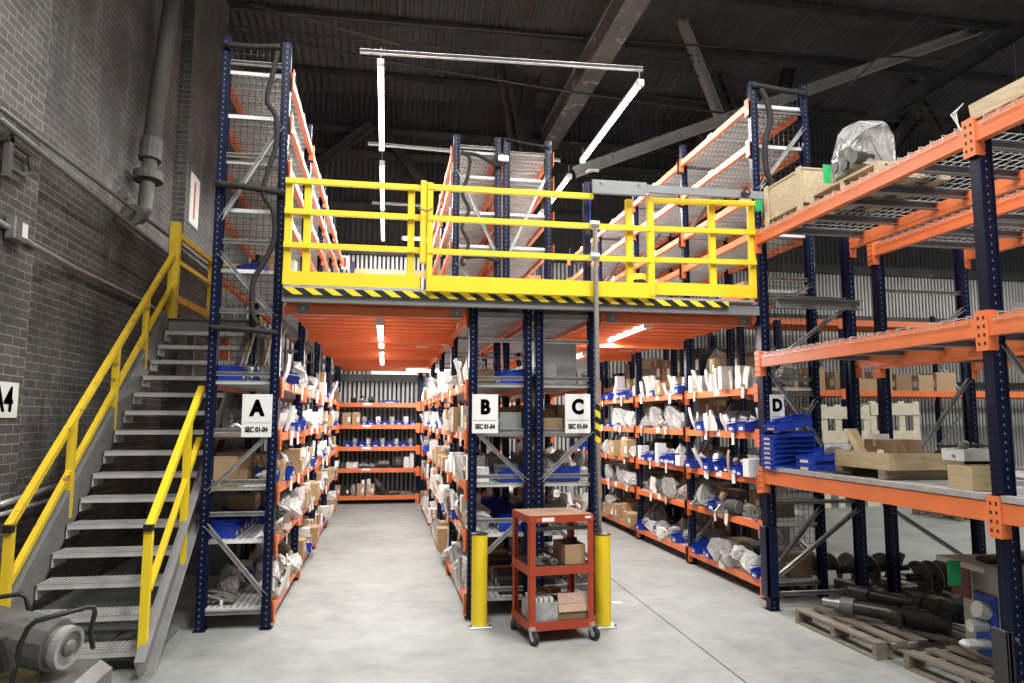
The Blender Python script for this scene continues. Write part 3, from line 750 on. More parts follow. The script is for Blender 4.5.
def tread_mb():
    b = MB(); W = SR-SL
    b.box(0, W, 0, .24, -.006, 0)
    b.box(0, W, 0, .008, -.04, -.006); b.box(0, W, .232, .24, -.035, -.006)
    for k in range(1, 6): b.box(0, W, k*.04-.002, k*.04+.002, -.03, -.006)
    b.box(0, W, -.004, .03, 0, .003)
    b.box(0, .006, 0, .24, -.11, -.006); b.box(W-.006, W, 0, .24, -.11, -.006)
    return b
for n in range(NST):
    inst(('tread',), lambda: (tread_mb(), 'grate'), 'tread', st, (SL, Y0S+RUN*n, Z0S+RISE*n+.02))
LZ = 2.84
MB().box(SL-.05, XA0-.02, 8.80, 9.75, LZ-.02, LZ).build('landing_plate', 'grate', st)
MB().chan((SL-.05, 8.80, LZ-.08), (XA0-.02, 8.80, LZ-.08), .05, .17, .006).build('landing_channel', 'stair_grey', st)
for x in (SL, -1.6): MB().bar((x, 9.7, 0), (x, 9.7, LZ-.02), .08, .08).build('landing_column', 'stair_grey', st)
# stair rails (angle iron, sloping with the flight)
def sloped(o, nm, x, y0, z0, y1, z1, w=.05, mat='yellow_worn'): return MB().bar((x, y0, z0), (x, y1, z1), w, w*.9).build(nm, mat, o)
hl = thing('stair_railing', 'yellow stair railing on the wall side', 'railing', (SL-.05, 5.5, 0))
x = SL-.04
gr = RISE/RUN
def yl(y, off): return Z0S+gr*(y-Y0S)+off
sloped(hl, 'handrail', x, 5.50, yl(5.5, .78), 8.88, yl(8.88, .72))
sloped(hl, 'mid_rail', x, 5.55, yl(5.55, .36), 8.90, yl(8.9, .34), .045)
for y in (5.52, 6.42, 7.28, 8.05): MB().bar((x, y, yl(y, -.02)), (x, y, yl(y, .76)), .055, .05).build('post', 'yellow_worn', hl)
MB().bar((x, 5.50, yl(5.5, .74)), (x, 5.50, yl(5.5, .785)), .056, .056).build('end_cap', 'black', hl)
hr = thing('stair_railing', 'yellow stair railing on the rack side', 'railing', (SR+.05, 5.3, 0))
x = SR+.03
sloped(hr, 'handrail', x, 5.28, yl(5.28, .96), 6.50, yl(6.5, .97), .05, 'yellow')
sloped(hr, 'mid_rail', x, 5.34, yl(5.3, .53), 6.5, yl(6.5, .54), .04, 'yellow')
for y, z in ((5.28, .14), (6.14, .52)): MB().bar((x, y, z), (x, y, yl(y, .95)), .052, .05).build('post', 'yellow', hr)
MB().bar((x, 5.27, yl(5.28, .94)), (x, 5.27, yl(5.28, .985)), .056, .056).build('end_cap', 'black', hr)
lr = thing('landing_railing', 'yellow railing around the top landing by the brick wall', 'railing', (SL, 8.95, LZ))
MB().rbox(SL-.10, SL+.01, 8.9, 9.0, LZ-.05, LZ+1.18, .006).build('post', 'yellow_worn', lr)
MB().rbox(SL-.02, SL+.07, 10.45, 10.53, LZ-.05, LZ+1.12, .006).build('post', 'yellow_worn', lr)
for z in (1.04, .72, .28): MB().bar((SL-.03, 9.0, LZ+z), (SL+.03, 10.45, LZ+z-.01), .05, .09 if z < .4 else .05).build('rail', 'yellow_worn', lr)
for z in (1.0, .65, .22): MB().bar((SL+.05, 10.5, LZ+z), (XA0-.02, 10.5, LZ+z), .04, .04).build('cross_rail', 'yellow', lr)
MB().box(SL-.05, XA0-.02, 9.75, 10.6, LZ-.02, LZ).build('landing_plate', 'grate', lr)
lb = thing('landing_bracket', 'orange steel bracket under the stair landing', 'bracket', (-1.95, 9.2, 2.5))
MB().box(-2.0, -1.88, 9.1, 9.2, 2.35, 2.8).build('bracket_plate', 'orange', lb)
# dark sheets leaning behind the stairs, boards
bb_ = thing('board', 'long dark plywood board leaning behind the stairs', 'board', (-2.1, 8.9, 0))
MB().bar((-2.1, 8.5, 0.02), (-2.1, 9.4, 2.2), 1.0, .02).build('panel', 'metal_dark', bb_)
for i, (xa, ya, za, xb, zb, w, mt_, lb_) in enumerate(((-1.38, 7.2, 2.0, -1.25, 2.62, .03, 'tan', 'thin tan wooden strip leaning on top shelf of left rack, nearest the wall'), (-1.22, 7.3, 2.0, -1.12, 2.6, .05, 'tan', 'wide tan plank standing on top shelf behind sign A'), (-1.14, 7.1, 2.0, -.97, 2.58, .06, 'galv', 'grey metal sheet leaning on top shelf behind sign A'))):
    t = MB().bar((xa, ya, za+.03), (xb, ya+.1, zb), w, .015).build('leaning_board', mt_); tag(t, lb_, 'board')

# --------------------------------------------- wall pipes, conduits, fittings
pp = thing('drain_pipe', 'thick cast drain pipe running down the brick wall', 'pipe', (WX+.16, 9.35, 5))
a, c = atY(172, -8, 9.3), atY(150, 150, 9.3)
xw = WX+.17; px_ = WX+.2
y_top = 9.35
MB().tube([(px_, 9.7, 8.8), (px_, 8.85, 4.95)], .10, 14).build('pipe', 'pipe', pp, smooth=True)
MB().tube([(px_, 8.86, 4.98), (px_, 8.82, 4.72)], .125, 14).build('collar', 'pipe', pp)
MB().tube([(px_, 8.82, 4.72), (px_, 8.78, 4.35), (px_+.0, 8.74, 4.1), (px_, 8.6, 3.97), (px_, 8.35, 3.93)], .08, 12).build('elbow', 'pipe', pp, smooth=True)
MB().tube([(px_, 8.81, 4.56), (px_, 8.80, 4.46)], .165, 16).build('flange', 'pipe', pp)
MB().tube([(px_, 8.38, 3.93), (px_, 8.33, 3.93)], .12, 12).build('valve_flange', 'pipe', pp)
MB().tube([(px_-.04, 8.2, 4.1), (px_-.04, 8.15, 4.1)], .06, 12).build('hand_wheel', 'pipe', pp)
def wallrun(label, pts, r, mat='conduit', X=None):
    P = []
    for (x, y, d) in pts:
        dd = ray(x, y); XX = WX+d; P.append(CP + dd*(XX/dd.x))
    o = MB().tube(P, r, 7).build('conduit', mat, smooth=True); return tag(o, label, 'conduit')
wallrun('long steel conduit on the brick wall, the upper of the two parallel runs', [(0, 108, .25), (216, 272, .25)], .02)
wallrun('long steel conduit on the brick wall, the lower of the two parallel runs', [(0, 119, .27), (216, 294, .27)], .024)
wallrun('pale sagging conduit below the light switch box on brick wall', [(-20, 212, .19), (0, 222, .19), (32, 244, .19), (75, 268, .06), (142, 300, .06), (175, 322, .06)], .022, 'galv')
wallrun('thin vertical conduit on the brick wall beside the left rack', [(190, -6, .04), (212, 30, .05), (209, 150, .05), (204, 240, .05)], .028)
wallrun('low pale conduit along the brick wall behind the stairs', [(0, 505, .19), (50, 488, .06), (88, 477, .06)], .025, 'galv')
wallrun('lowest conduit along the brick wall behind the stairs', [(0, 515, .19), (50, 500, .06), (85, 488, .06)], .02, 'galv')
bx = thing('switch_box', 'grey switch box with white label on brick wall', 'switch box', (WX+.2, 5.9, 3.1))
q = ray(15, 230); c = CP + q*((WX+.2)/q.x)
MB().rbox(c.x-.03, c.x+.05, c.y-.10, c.y+.10, c.z-.09, c.z+.09, .01).build('box', 'conduit', bx)
MB().box(c.x+.051, c.x+.054, c.y-.0, c.y+.08, c.z-.05, c.z+.06).build('label_plate', 'sign', bx)
q = ray(22, 160); c = CP + q*((WX+.22)/q.x)
pb = thing('pipe_bracket', 'rusty steel pipe bracket bolted high on brick pilaster', 'bracket', c)
MB().bar(c+Vector((0, -.25, .08)), c+Vector((0, .1, .08)), .04, .03).build('arm', 'pipe', pb)
MB().bar(c+Vector((0, -.2, .15)), c+Vector((0, -.2, -.2)), .04, .06).build('upright_plate', 'pipe', pb)
MB().tube([c+Vector((0, .1, .06)), c+Vector((0, .16, -.05)), c+Vector((0, 0, -.12)), c+Vector((0, -.2, -.12))], .02, 6).build('hook', 'pipe', pb)

# ----------------------------------------------------------- black hoses on rack ends
def hose(label, pts, r, mat='dark_fabric'):
    P = [Vector(p) for p in pts]; Q = [P[0]+(P[0]-P[1])]+P+[P[-1]+(P[-1]-P[-2])]; out = []
    for i in range(1, len(Q)-2):
        for k in range(5):
            t = k/5; a, b, c, d = Q[i-1:i+3]
            out.append(.5*((2*b)+(c-a)*t+(2*a-5*b+4*c-d)*t*t+(3*b-a-3*c+d)*t**3))
    pts = out+[P[-1]]
    o = MB().tube(pts, r, 8).build('black_hose', mat, smooth=True); return tag(o, label, 'hose')
hose('black strap tied across the very top of the left rack end', [(-1.45, 6.29, 4.93), (-1.2, 6.27, 4.92), (-.98, 6.28, 4.95)], .028)
hose('black hose dangling down the upper left rack end', [(-1.0, 6.28, 4.9), (-1.03, 6.27, 4.7), (-1.07, 6.27, 4.45), (-.99, 6.27, 4.3), (-.98, 6.27, 4.05), (-1.03, 6.27, 3.85), (-1.07, 6.27, 3.62), (-.98, 6.27, 3.45), (-.97, 6.27, 3.2), (-1.05, 6.27, 3.0), (-1.12, 6.27, 2.85), (-1.12, 6.27, 2.6), (-1.07, 6.27, 2.48)], .022)
hose('black strap wound across the left rack end at railing height', [(-1.46, 6.27, 3.68), (-1.2, 6.26, 3.66), (-.9, 6.28, 3.63)], .03)
hose('black strap wound across the left rack end just below walkway', [(-1.46, 6.27, 2.45), (-1.2, 6.26, 2.44), (-.92, 6.28, 2.42)], .024)
hose('wavy black hose hanging down upper end of rack B', [(.80, 8.08, 4.8), (.90, 8.08, 4.72), (.88, 8.08, 4.5), (.82, 8.08, 4.3), (.90, 8.08, 4.1), (.82, 8.08, 3.9), (.9, 8.08, 3.7), (.82, 8.08, 3.5), (.86, 8.08, 3.45)], .022)
hose('black hose looped between upper ends of racks B and C', [(.80, 8.08, 4.78), (1.0, 8.07, 4.76), (1.2, 8.07, 4.66), (1.3, 8.07, 4.68)], .022)
hose('black strap stretched across upper end of rack B', [(.86, 8.07, 3.54), (1.05, 8.07, 3.56), (1.25, 8.07, 3.52)], .026)
hose('dark cable slung across the very top of rack C', [(1.31, 8.1, 5.0), (1.6, 8.09, 4.95), (1.88, 8.1, 4.93)], .012)
hose('black strap across the very top of the right rack end', [(3.62, 6.5, 5.10), (3.9, 6.48, 5.06), (4.22, 6.5, 5.05)], .03)
hose('black hose hanging down the upper right rack end', [(3.7, 6.48, 5.05), (3.76, 6.47, 4.9), (3.78, 6.47, 4.7), (3.72, 6.47, 4.5), (3.72, 6.47, 4.2), (3.78, 6.47, 4.05), (3.72, 6.47, 3.9), (3.70, 6.47, 3.7)], .03)
wb = MB().rbox(1.24, 1.36, 8.04, 8.08, 4.70, 4.78, .01).build('bracket', 'galv'); tag(wb, 'pale bracket joining upper ends of racks B and C', 'bracket')
sp_ = thing('cable_reel', 'small yellow and black drum hanging on right rack above walkway', 'reel', (3.55, 9.9, 3.6))
MB().tube([(3.5, 9.6, 3.66), (3.5, 9.6, 3.74)], .11, 14).build('drum', 'yellow', sp_)
MB().tube([(3.5, 9.6, 3.50), (3.5, 9.6, 3.66)], .09, 14).build('band', 'black', sp_)
MB().tube([(3.5, 9.6, 3.44), (3.5, 9.6, 3.50)], .10, 14).build('drum', 'yellow', sp_)

# ----------------------------------------------------------------- bollards
for x, y, l in ((.80, 6.13, 'yellow steel bollard in front of sign B, left of the cart'), (1.815, 5.965, 'yellow steel bollard partly behind the red cart, right side')):
    o = thing('bollard', l, 'bollard', (x, y, 0))
    MB().tube([(x, y, .008), (x, y, .74)], .066, 24).build('tube', 'yellow', o, smooth=False)
    MB().tube([(x, y, .74), (x, y, .748), (x, y, .755)], [.069, .068, .05], 24).build('cap', 'metal_dark', o)
    MB().rbox(x-.10, x+.10, y-.10, y+.10, 0, .012, .01).build('base_plate', 'galv', o)
    for sx in (-1, 1):
        for sy in (-1, 1): MB().tube([(x+sx*.08, y+sy*.08, .012), (x+sx*.08, y+sy*.08, .03)], .011, 6).build('bolt', 'metal', o)

# --------------------------------------------------------------------- cart
ca = thing('utility_cart', 'red-orange steel cart on four casters between the bollards', 'cart', (1.13, 5.58, 0))
cM = Matrix.Translation((1.11, 5.55, 0)) @ Matrix.Rotation(math.radians(7), 4, 'Z') @ Matrix.Shear('XY', 4, (0, 0))
CW, CD = .53, .45
def cb(name, x0, x1, y0, y1, z0, z1, mat='cart', par=ca, r=None):
    b = MB(); (b.rbox(x0, x1, y0, y1, z0, z1, r, cM) if r else b.box(x0, x1, y0, y1, z0, z1, cM)); return b.build(name, mat, par)
for (x, y) in ((0, 0), (CW, 0), (0, CD), (CW, CD)):
    sx = 1 if x == 0 else -1; sy = 1 if y == 0 else -1
    b = MB(); b.box(min(x, x+sx*.05), max(x, x+sx*.05), min(y, y+sy*.004), max(y, y+sy*.004), .13, .955, cM); b.box(min(x, x+sx*.004), max(x, x+sx*.004), min(y, y+sy*.05), max(y, y+sy*.05), .13, .955, cM)
    b.build('corner_post', 'cart', ca)
for (z, nm) in ((.955, 'top_tray'), (.56, 'middle_shelf'), (.15, 'bottom_shelf')):
    b = MB(); b.box(0, CW, 0, CD, z-.006, z, cM)
    for (a0, a1, b0, b1) in ((-.003, CW+.003, -.004, 0), (-.003, CW+.003, CD, CD+.004), (-.004, 0, 0, CD), (CW, CW+.004, 0, CD)): b.box(a0, a1, b0, b1, z-.055, z+(.0 if z > .9 else .012), cM)
    o = b.build(nm, 'cart', ca)
    if z < .9: cb('shelf_liner', .01, CW-.01, .01, CD-.01, z, z+.003, 'metal_dark', o)
    else:
        cb('label_plate', .10, .20, -.0055, -.0042, z-.045, z-.015, 'sign', o); cb('maker_plate', .46, .51, -.0055, -.0042, z-.03, z-.012, 'sign', o)
        cb('red_mark', .05, .09, -.0055, -.0042, z-.04, z-.02, 'redlabel', o)
        tp = cb('worn_top', .006, CW-.006, .006, CD-.006, z, z+.002, plain('worn_cart_top', (.42, .26, .18), .5, 0, .3, 9, dirt=((.25, .06, .03), 7, .58)), o)
cb('rail_bar', .03, CW-.03, .012, .03, .84, .865, 'metal_dark')
for (x, y, a) in ((.0, .0, .4), (CW, .0, .5), (0, CD, -.4), (CW, CD, .3)):
    c = cM @ Vector((x+(.02 if x == 0 else -.02), y, 0)); ax = Vector((math.cos(a), math.sin(a), 0)); fw = Vector((-ax.y, ax.x, 0))*-.025
    k = MB().tube([c+fw-ax*.016+Vector((0, 0, .05)), c+fw+ax*.016+Vector((0, 0, .05))], .049, 18).build('caster_wheel', 'rubber', ca)
    MB().tube([c+fw-ax*.018+Vector((0, 0, .05)), c+fw+ax*.018+Vector((0, 0, .05))], .022, 12).build('hub', 'galv', k)
    b = MB()
    for s in (-1, 1): b.bar(c+fw+ax*s*.021+Vector((0, 0, .045)), c+ax*s*.021+Vector((0, 0, .11)), .004, .034, fw)
    b.tube([c+Vector((0, 0, .105)), c+Vector((0, 0, .13))], .026, 12); b.build('caster_fork', 'galv', k)
def cart_pt(x, y, z): return cM @ Vector((x, y, z))
RZ = math.radians(7)

# ------------------------------------------------------------------- pallets
def pallet(label, M4, W, D, mat='pallet', name='wooden_pallet', h=.12, n=6):
    """W along local x (deck boards run along x), D along local y with 3 stringers across"""
    o = thing(name, label, 'pallet', M4 @ Vector((0, 0, 0)))
    for k in range(3):
        x = (W-.045)*k/2
        b = MB()   # stringer with two fork notches
        b.box(x, x+.045, 0, D*.14, .018, h-.018, M4); b.box(x, x+.045, D*.36, D*.64, .018, h-.018, M4); b.box(x, x+.045, D*.86, D, .018, h-.018, M4); b.box(x, x+.045, D*.1, D*.9, h-.055, h-.018, M4)
        b.build('stringer', mat, o)
    for k in range(n):
        y = (D-.09)*k/(n-1); MB().box(0, W, y, y+.09, h-.018, h, M4).build('deck_board', mat, o)
    for k in range(3):
        y = (D-.09)*k/2; MB().box(0, W, y, y+.09, 0, .018, M4).build('bottom_board', mat, o)
    return o
def pm(x, y, z, deg): return Matrix.Translation((x, y, z)) @ Matrix.Rotation(math.radians(deg), 4, 'Z')
pallet('weathered wooden pallet on the floor carrying black shafts', pm(3.44, 5.78, 0, -88), .98, .95)
pallet('weathered wooden pallet carrying the beige machine cabinet', pm(3.55, 4.62, 0, -84), 1.0, 1.0)
pallet('weathered wooden pallet carrying dark screw flights under the rear rack', pm(4.45, 6.75, 0, -80), .95, 1.2)
pallet('small pale pallet lying empty on the floor by the mesh guard', pm(3.75, 6.75, 0, 0), .5, .6)

def cyl_chain(label, name, cat, pts, rad, mat, parts=()):
    t = thing(name, label, cat, pts[0])
    MB().tube(pts, rad, 16).build('shaft', mat, t)
    for nm, p, q, r, m_ in parts: MB().tube([p, q], r, 16).build(nm, m_, t)
    return t
# long shafts on pallet (left end bare metal yoke, black boot ends)
def lerp(a, b, t): return Vector(a).lerp(Vector(b), t)
A_, B_ = Vector((3.62, 5.55, .21)), Vector((4.15, 4.86, .20))
cyl_chain('black drive shaft with bare metal yoke lying nearest on the pallet', 'drive_shaft', 'shaft', [lerp(A_, B_, .22), lerp(A_, B_, .62)], .055, 'metal_dark', (
    ('yoke', lerp(A_, B_, -.06), lerp(A_, B_, .06), .04, 'metal'), ('collar', lerp(A_, B_, .06), lerp(A_, B_, .10), .052, 'metal'), ('sleeve', lerp(A_, B_, .11), lerp(A_, B_, .22), .068, 'cast'),
    ('boot', lerp(A_, B_, .62), lerp(A_, B_, .98), .078, 'rubber'), ('boot_rib', lerp(A_, B_, .70), lerp(A_, B_, .73), .088, 'rubber'), ('boot_rib', lerp(A_, B_, .84), lerp(A_, B_, .87), .088, 'rubber'), ('side_valve', lerp(A_, B_, .6)+Vector((-.05, -.06, 0)), lerp(A_, B_, .6)+Vector((-.11, -.1, -.02)), .04, 'metal_dark')))
A_, B_ = Vector((4.12, 5.85, .2)), Vector((4.45, 5.08, .2))
cyl_chain('black drive shaft lying second from the front on pallet', 'drive_shaft', 'shaft', [lerp(A_, B_, .1), lerp(A_, B_, .55)], .05, 'metal_dark', (
    ('yoke', lerp(A_, B_, -.12), lerp(A_, B_, .1), .06, 'metal_dark'), ('sleeve', lerp(A_, B_, .55), lerp(A_, B_, .95), .075, 'rubber'), ('boot_rib', lerp(A_, B_, .6), lerp(A_, B_, .64), .085, 'rubber'), ('boot_rib', lerp(A_, B_, .78), lerp(A_, B_, .82), .085, 'rubber')))
A_, B_ = Vector((4.02, 6.0, .19)), Vector((4.36, 5.7, .3))
for i, (dx, dy, dz) in enumerate(((.18, -.62, -.04), (.30, -.72, -.03), (.42, -.60, .0))):
    p = A_+Vector((dx+.1, dy, dz)); q = p+Vector((.36, -.5, .0))
    cyl_chain('dark flat bar lying at the right of the loaded pallet, %s one' % ('inner', 'middle', 'outer')[i], 'steel_bar', 'bar', [p, q], .035, 'metal_dark')
# screw conveyor flights
def auger(label, c, ax, L, r, turns, mat='cast'):
    t = thing('screw_conveyor', label, 'screw conveyor', c); c = Vector(c); ax = Vector(ax).normalized()
    x = ax.orthogonal().normalized(); y = ax.cross(x); b = MB(); n = int(turns*20); vs = []; fs = []
    for i in range(n+1):
        th = 2*math.pi*i/20; d = x*math.cos(th)+y*math.sin(th); p = c+ax*(L*i/n)
        vs += [p+d*.035, p+d*r, p+d*r+ax*.008, p+d*.035+ax*.008]
    for i in range(n):
        for q in range(4): fs.append((i*4+q, i*4+(q+1) % 4, i*4+4+(q+1) % 4, i*4+4+q))
    b.add(vs, fs); b.build('flight', mat, t); MB().tube([c-ax*.08, c+ax*(L+.08)], .036, 12).build('core', 'metal_dark', t)
    return t
auger('grey steel screw conveyor with wide flights behind the black posts', (4.38, 6.45, .27), (1, .05, 0), .62, .145, 3.2)
auger('grey screw conveyor with close flights at right of the rear pallet', (4.82, 6.05, .27), (1, .0, 0), .55, .145, 4.5)
auger('dark screw conveyor lying left behind the black shafts', (4.30, 6.95, .2), (1, -.1, 0), .5, .14, 2.5)

# -------------------------------------------------- beige machine cabinet
mc = thing('machine_cabinet', 'beige machine cabinet with blue side panel on the near right pallet', 'cabinet', (3.95, 4.3, .12))
mM = Matrix.Translation((3.93, 4.20, .12)) @ Matrix.Rotation(math.radians(-6), 4, 'Z')
def mb_(nm, *a, mat='beige', par=None, r=None):
    b = MB(); (b.rbox(*a, r, mM) if r else b.box(*a, mM)); return b.build(nm, mat, par or mc)
body = mb_('body', 0, .34, 0, .34, .0, .60, r=.01)
mb_('top_plate', -.12, .42, -.05, .42, .60, .635, mat='beige')
mb_('cable_bundle', .0, .3, .05, .2, .635, .67, mat='metal_dark', r=.015)
mb_('side_panel', -.018, -.002, .0, .20, .04, .44, mat='blueboard', par=body)
mb_('name_plate', -.004, 0, .22, .32, .46, .56, mat='tray', par=body)
mb_('dark_board', -.10, -.09, .12, .30, .40, .62, mat='brown_card')
for z in (.33,): MB().tube([mM@Vector((-.02, .08, z)), mM@Vector((-.09, .08, z+.02))], .055, 14).build('motor', 'tray', body)
mb_('lower_bracket', -.20, 0, .04, .14, .10, .15, mat='tray', r=.02)
MB().tube([mM@Vector((-.02, .1, .24)), mM@Vector((-.13, .1, .24))], .04, 14).build('knob', 'tray', body)
sc = mb_('socket_plate', .09, .19, -.006, 0, .12, .26, mat='channel', par=body)
MB().tube([mM@Vector((.14, -.006, .19)), mM@Vector((.14, -.02, .19))], .03, 14).build('round_socket', 'metal_dark', body)
for (x, z) in ((.03, .56), (.28, .54), (.05, .08), (.25, .42)): MB().tube([mM@Vector((x, 0, z)), mM@Vector((x, -.004, z))], .008, 8).build('screw', 'metal_dark', body)
mb_('foot', .02, .32, -.06, .0, .0, .07, mat='beige', r=.02)
gc = MB().box(3.66, 3.76, 4.30, 4.303, .62, .78).build('green_tag', 'green'); tag(gc, 'green card beside dark red board on the beige cabinet', 'card')

# ------------------------------------------------------------------- heater
ht = thing('space_heater', 'sooty grey torpedo space heater at the bottom left corner', 'heater', (-1.6, 3.95, 0))
ax0, ax1 = Vector((-2.3, 4.12, .735)), Vector((-1.47, 3.88, .612))
d = (ax1-ax0).normalized()
MB().tube([ax0, lerp(ax0, ax1, .94)], .122, 12).build('barrel', 'heater', ht)
MB().tube([lerp(ax0, ax1, .94), ax1], .092, 28).build('inner_barrel', 'metal', ht, smooth=False)
hz = MB(); hz.ring(lerp(ax0, ax1, .99), d, .078, .098, .04, 28); hz.build('nozzle_ring', 'galv', ht)
MB().tube([ax1-d*.02, ax1+d*.004], .078, 24).build('burner_back', 'metal', ht)
MB().tube([ax1-d*.0, ax1+d*.02, ax1+d*.035], [.045, .035, .012], 18).build('flame_disc', 'cast', ht, smooth=True)
MB().rbox(-2.3, -1.36, 3.72, 4.22, .20, .47, .05).build('fuel_tank', 'heater', ht)
MB().tube([(-2.2, 3.98, .50), (-2.2, 3.98, .62)], .03, 8).build('support', 'metal_dark', ht)
MB().tube([(-1.6, 3.98, .48), (-1.6, 3.98, .56)], .03, 8).build('support', 'metal_dark', ht)
def hp(x, y, Y): return atY(x, y, Y)
MB().tube([hp(8, 700, 3.72), hp(20, 645, 3.72), hp(28, 628, 3.72), hp(36, 621, 3.72), hp(88, 607, 3.80), hp(94, 608, 3.85), hp(95, 613, 3.88), hp(90, 632, 3.95), hp(93, 648, 3.98)], .012, 8).build('handle', 'black', ht, smooth=True)
MB().tube([hp(-30, 602, 4.2), hp(0, 597, 4.25), hp(20, 594, 4.25), hp(26, 597, 4.25), hp(28, 606, 4.25), hp(30, 614, 4.25)], .012, 8).build('handle', 'black', ht, smooth=True)
MB().tube([(-2.0, 3.60, .10), (-2.0, 3.66, .10)], .10, 16).build('wheel', 'rubber', ht); MB().tube([(-2.0, 4.26, .10), (-2.0, 4.32, .10)], .10, 16).build('wheel', 'rubber', ht)
MB().tube([(-2.0, 3.6, .1), (-2.0, 4.3, .1)], .015, 8).build('axle', 'metal_dark', ht)
for x in (-1.5,): MB().tube([(x, 3.78, .22), (x, 3.78, .0), (x, 4.16, .0), (x, 4.16, .22)], .012, 6).build('leg', 'black', ht)
MB().bar(lerp(ax0, ax1, .42)+Vector((0, -.128, .03)), lerp(ax0, ax1, .52)+Vector((0, -.128, .03)), .002, .02).build('orange_logo', 'redlabel', ht)
nx = MB().tube([hp(0, 640, 3.5), hp(4, 650, 3.5), hp(8, 670, 3.5)], .03, 8).build('hose_coil', 'black'); tag(nx, 'short black hose end at the very left edge before the heater', 'hose')
# crate/sheets under the stair foot
us = thing('dark_crate', 'flat dark grey slatted crate lying under stair foot', 'crate', (-2.0, 5.9, 0))
for k in range(6): MB().box(-2.35+k*.13, -2.25+k*.13, 5.75, 6.3, .03, .05).build('slat', 'channel', us)
MB().rbox(-2.4, -1.6, 5.72, 6.35, 0, .03, .005).build('base', 'channel', us)

# -------------------------------------------------------------------- stock
# prototypes fill x,y in [-.5,.5], z in [0,1]; local -x is the side shown to the aisle
def proto(name, pieces):
    """pieces: list of (part_name or None for the thing's own mesh, MB, material, smooth)"""
    root = None
    for nm, mb, mat, sm in pieces:
        o = mb.build(nm or name, mat, None, world=False, smooth=sm)
        if root is None: root = o
        else: o.parent = root
    return root
USED = set()
ALLOBJ = []
def put(pr, loc, scale, rz=0, label='', cat='', group=None, tilt=(0, 0), mat=None):
    if pr in USED:
        r = pr.copy(); COL.objects.link(r)
        for ch in list(pr.children):
            c = ch.copy(); COL.objects.link(c); c.parent = r; c.matrix_parent_inverse = ch.matrix_parent_inverse
    else: r = pr; USED.add(pr)
    r.location = loc; r.scale = scale; r.rotation_euler = (tilt[0], tilt[1], rz)
    if mat:
        if r.data.users > 1 or True: r.data = r.data.copy()
        r.data.materials[0] = M[mat]
    r['_loc'] = tuple(loc)
    tag(r, label, cat, group); ALLOBJ.append(r)
    return r
def P_box(mat, name='cardboard_box', tape='tape', lab=True):
    b = MB().rbox(-.5, .5, -.5, .5, 0, 1, .012)
    t = MB().box(-.502, .502, -.07, .07, 1.0, 1.004); t.box(-.504, -.5, -.07, .07, .72, 1.004); t.box(.5, .504, -.07, .07, .72, 1.004)
    ps = [(None, b, mat, False), ('packing_tape', t, tape, False)]
    if lab: ps.append(('shipping_label', MB().box(-.507, -.503, -.40, -.12, .25, .62), 'sign', False))
    return proto(name, ps)
def P_bin():
    b = MB(); t = .03
    o = [(-.5, -.42), (.42, -.5), (.42, .5), (-.5, .42)]
    # outer shell, hopper front lower than the rear
    def quadwall(p0, p1, za0, za1, thick):
        (x0, y0), (x1, y1) = p0, p1
        d = Vector((x1-x0, y1-y0, 0)).normalized(); n_ = Vector((-d.y, d.x, 0))*thick
        vs = [Vector((x0, y0, 0)), Vector((x1, y1, 0)), Vector((x1, y1, za1)), Vector((x0, y0, za0))]
        vs2 = [v+n_ for v in vs]; b.add(vs+vs2, [(0, 1, 2, 3), (7, 6, 5, 4), (0, 4, 5, 1), (1, 5, 6, 2), (2, 6, 7, 3), (3, 7, 4, 0)])
    quadwall((-.5, -.46), (.5, -.5), .62, 1, t); quadwall((.5, -.5), (.5, .5), 1, 1, t); quadwall((.5, .5), (-.5, .46), 1, .62, t); quadwall((-.5, .46), (-.5, -.46), .5, .5, t)
    b.box(-.48, .48, -.46, .46, 0, .03)
    b.box(-.54, -.49, -.44, .44, .42, .52); b.box(.44, .53, -.5, .5, .93, 1.0); b.box(-.45, .5, -.53, -.49, .86, .92); b.box(-.45, .5, .49, .53, .86, .92)
    return proto('storage_bin', [(None, b, 'blue', False), ('label_card', MB().box(-.512, -.503, -.22, .22, .12, .34), 'sign', False)])
def P_bag(seed, mat='poly', rough=.32, name='plastic_bag'):
    # crumpled film: hull of scattered corners, every facet creased towards a sunken or raised point
    rnd = random.Random(seed*17+3); bm = bmesh.new()
    for k in range(30):
        d = Vector((rnd.gauss(0, 1), rnd.gauss(0, 1), rnd.gauss(0, 1))).normalized(); r = rnd.uniform(.75, 1.0) if k % 5 else rnd.uniform(1.15, 1.5)
        bm.verts.new(d*r)
    g = bmesh.ops.convex_hull(bm, input=bm.verts[:])
    bmesh.ops.delete(bm, geom=[v for v in bm.verts if not v.link_faces], context='VERTS')
    for rd in range(2):
        bmesh.ops.triangulate(bm, faces=bm.faces[:])
        pk = bmesh.ops.poke(bm, faces=bm.faces[:])
        for v in pk['verts']: v.co *= rnd.uniform(.72, 1.02) if rd == 0 else rnd.uniform(.9, 1.05)
    xs = [[v.co[i] for v in bm.verts] for i in range(3)]
    for v in bm.verts:
        for i in range(3):
            a, c = min(xs[i]), max(xs[i]); v.co[i] = (v.co[i]-a)/(c-a) - (.5 if i < 2 else 0)
        if v.co.z < .15: v.co.z = 0
    bm.verts.index_update()
    me = MB(); me.v = [tuple(v.co) for v in bm.verts]; me.f = [tuple(v.index for v in f.verts) for f in bm.faces]; bm.free()
    return proto(name, [(None, me, mat, False)])
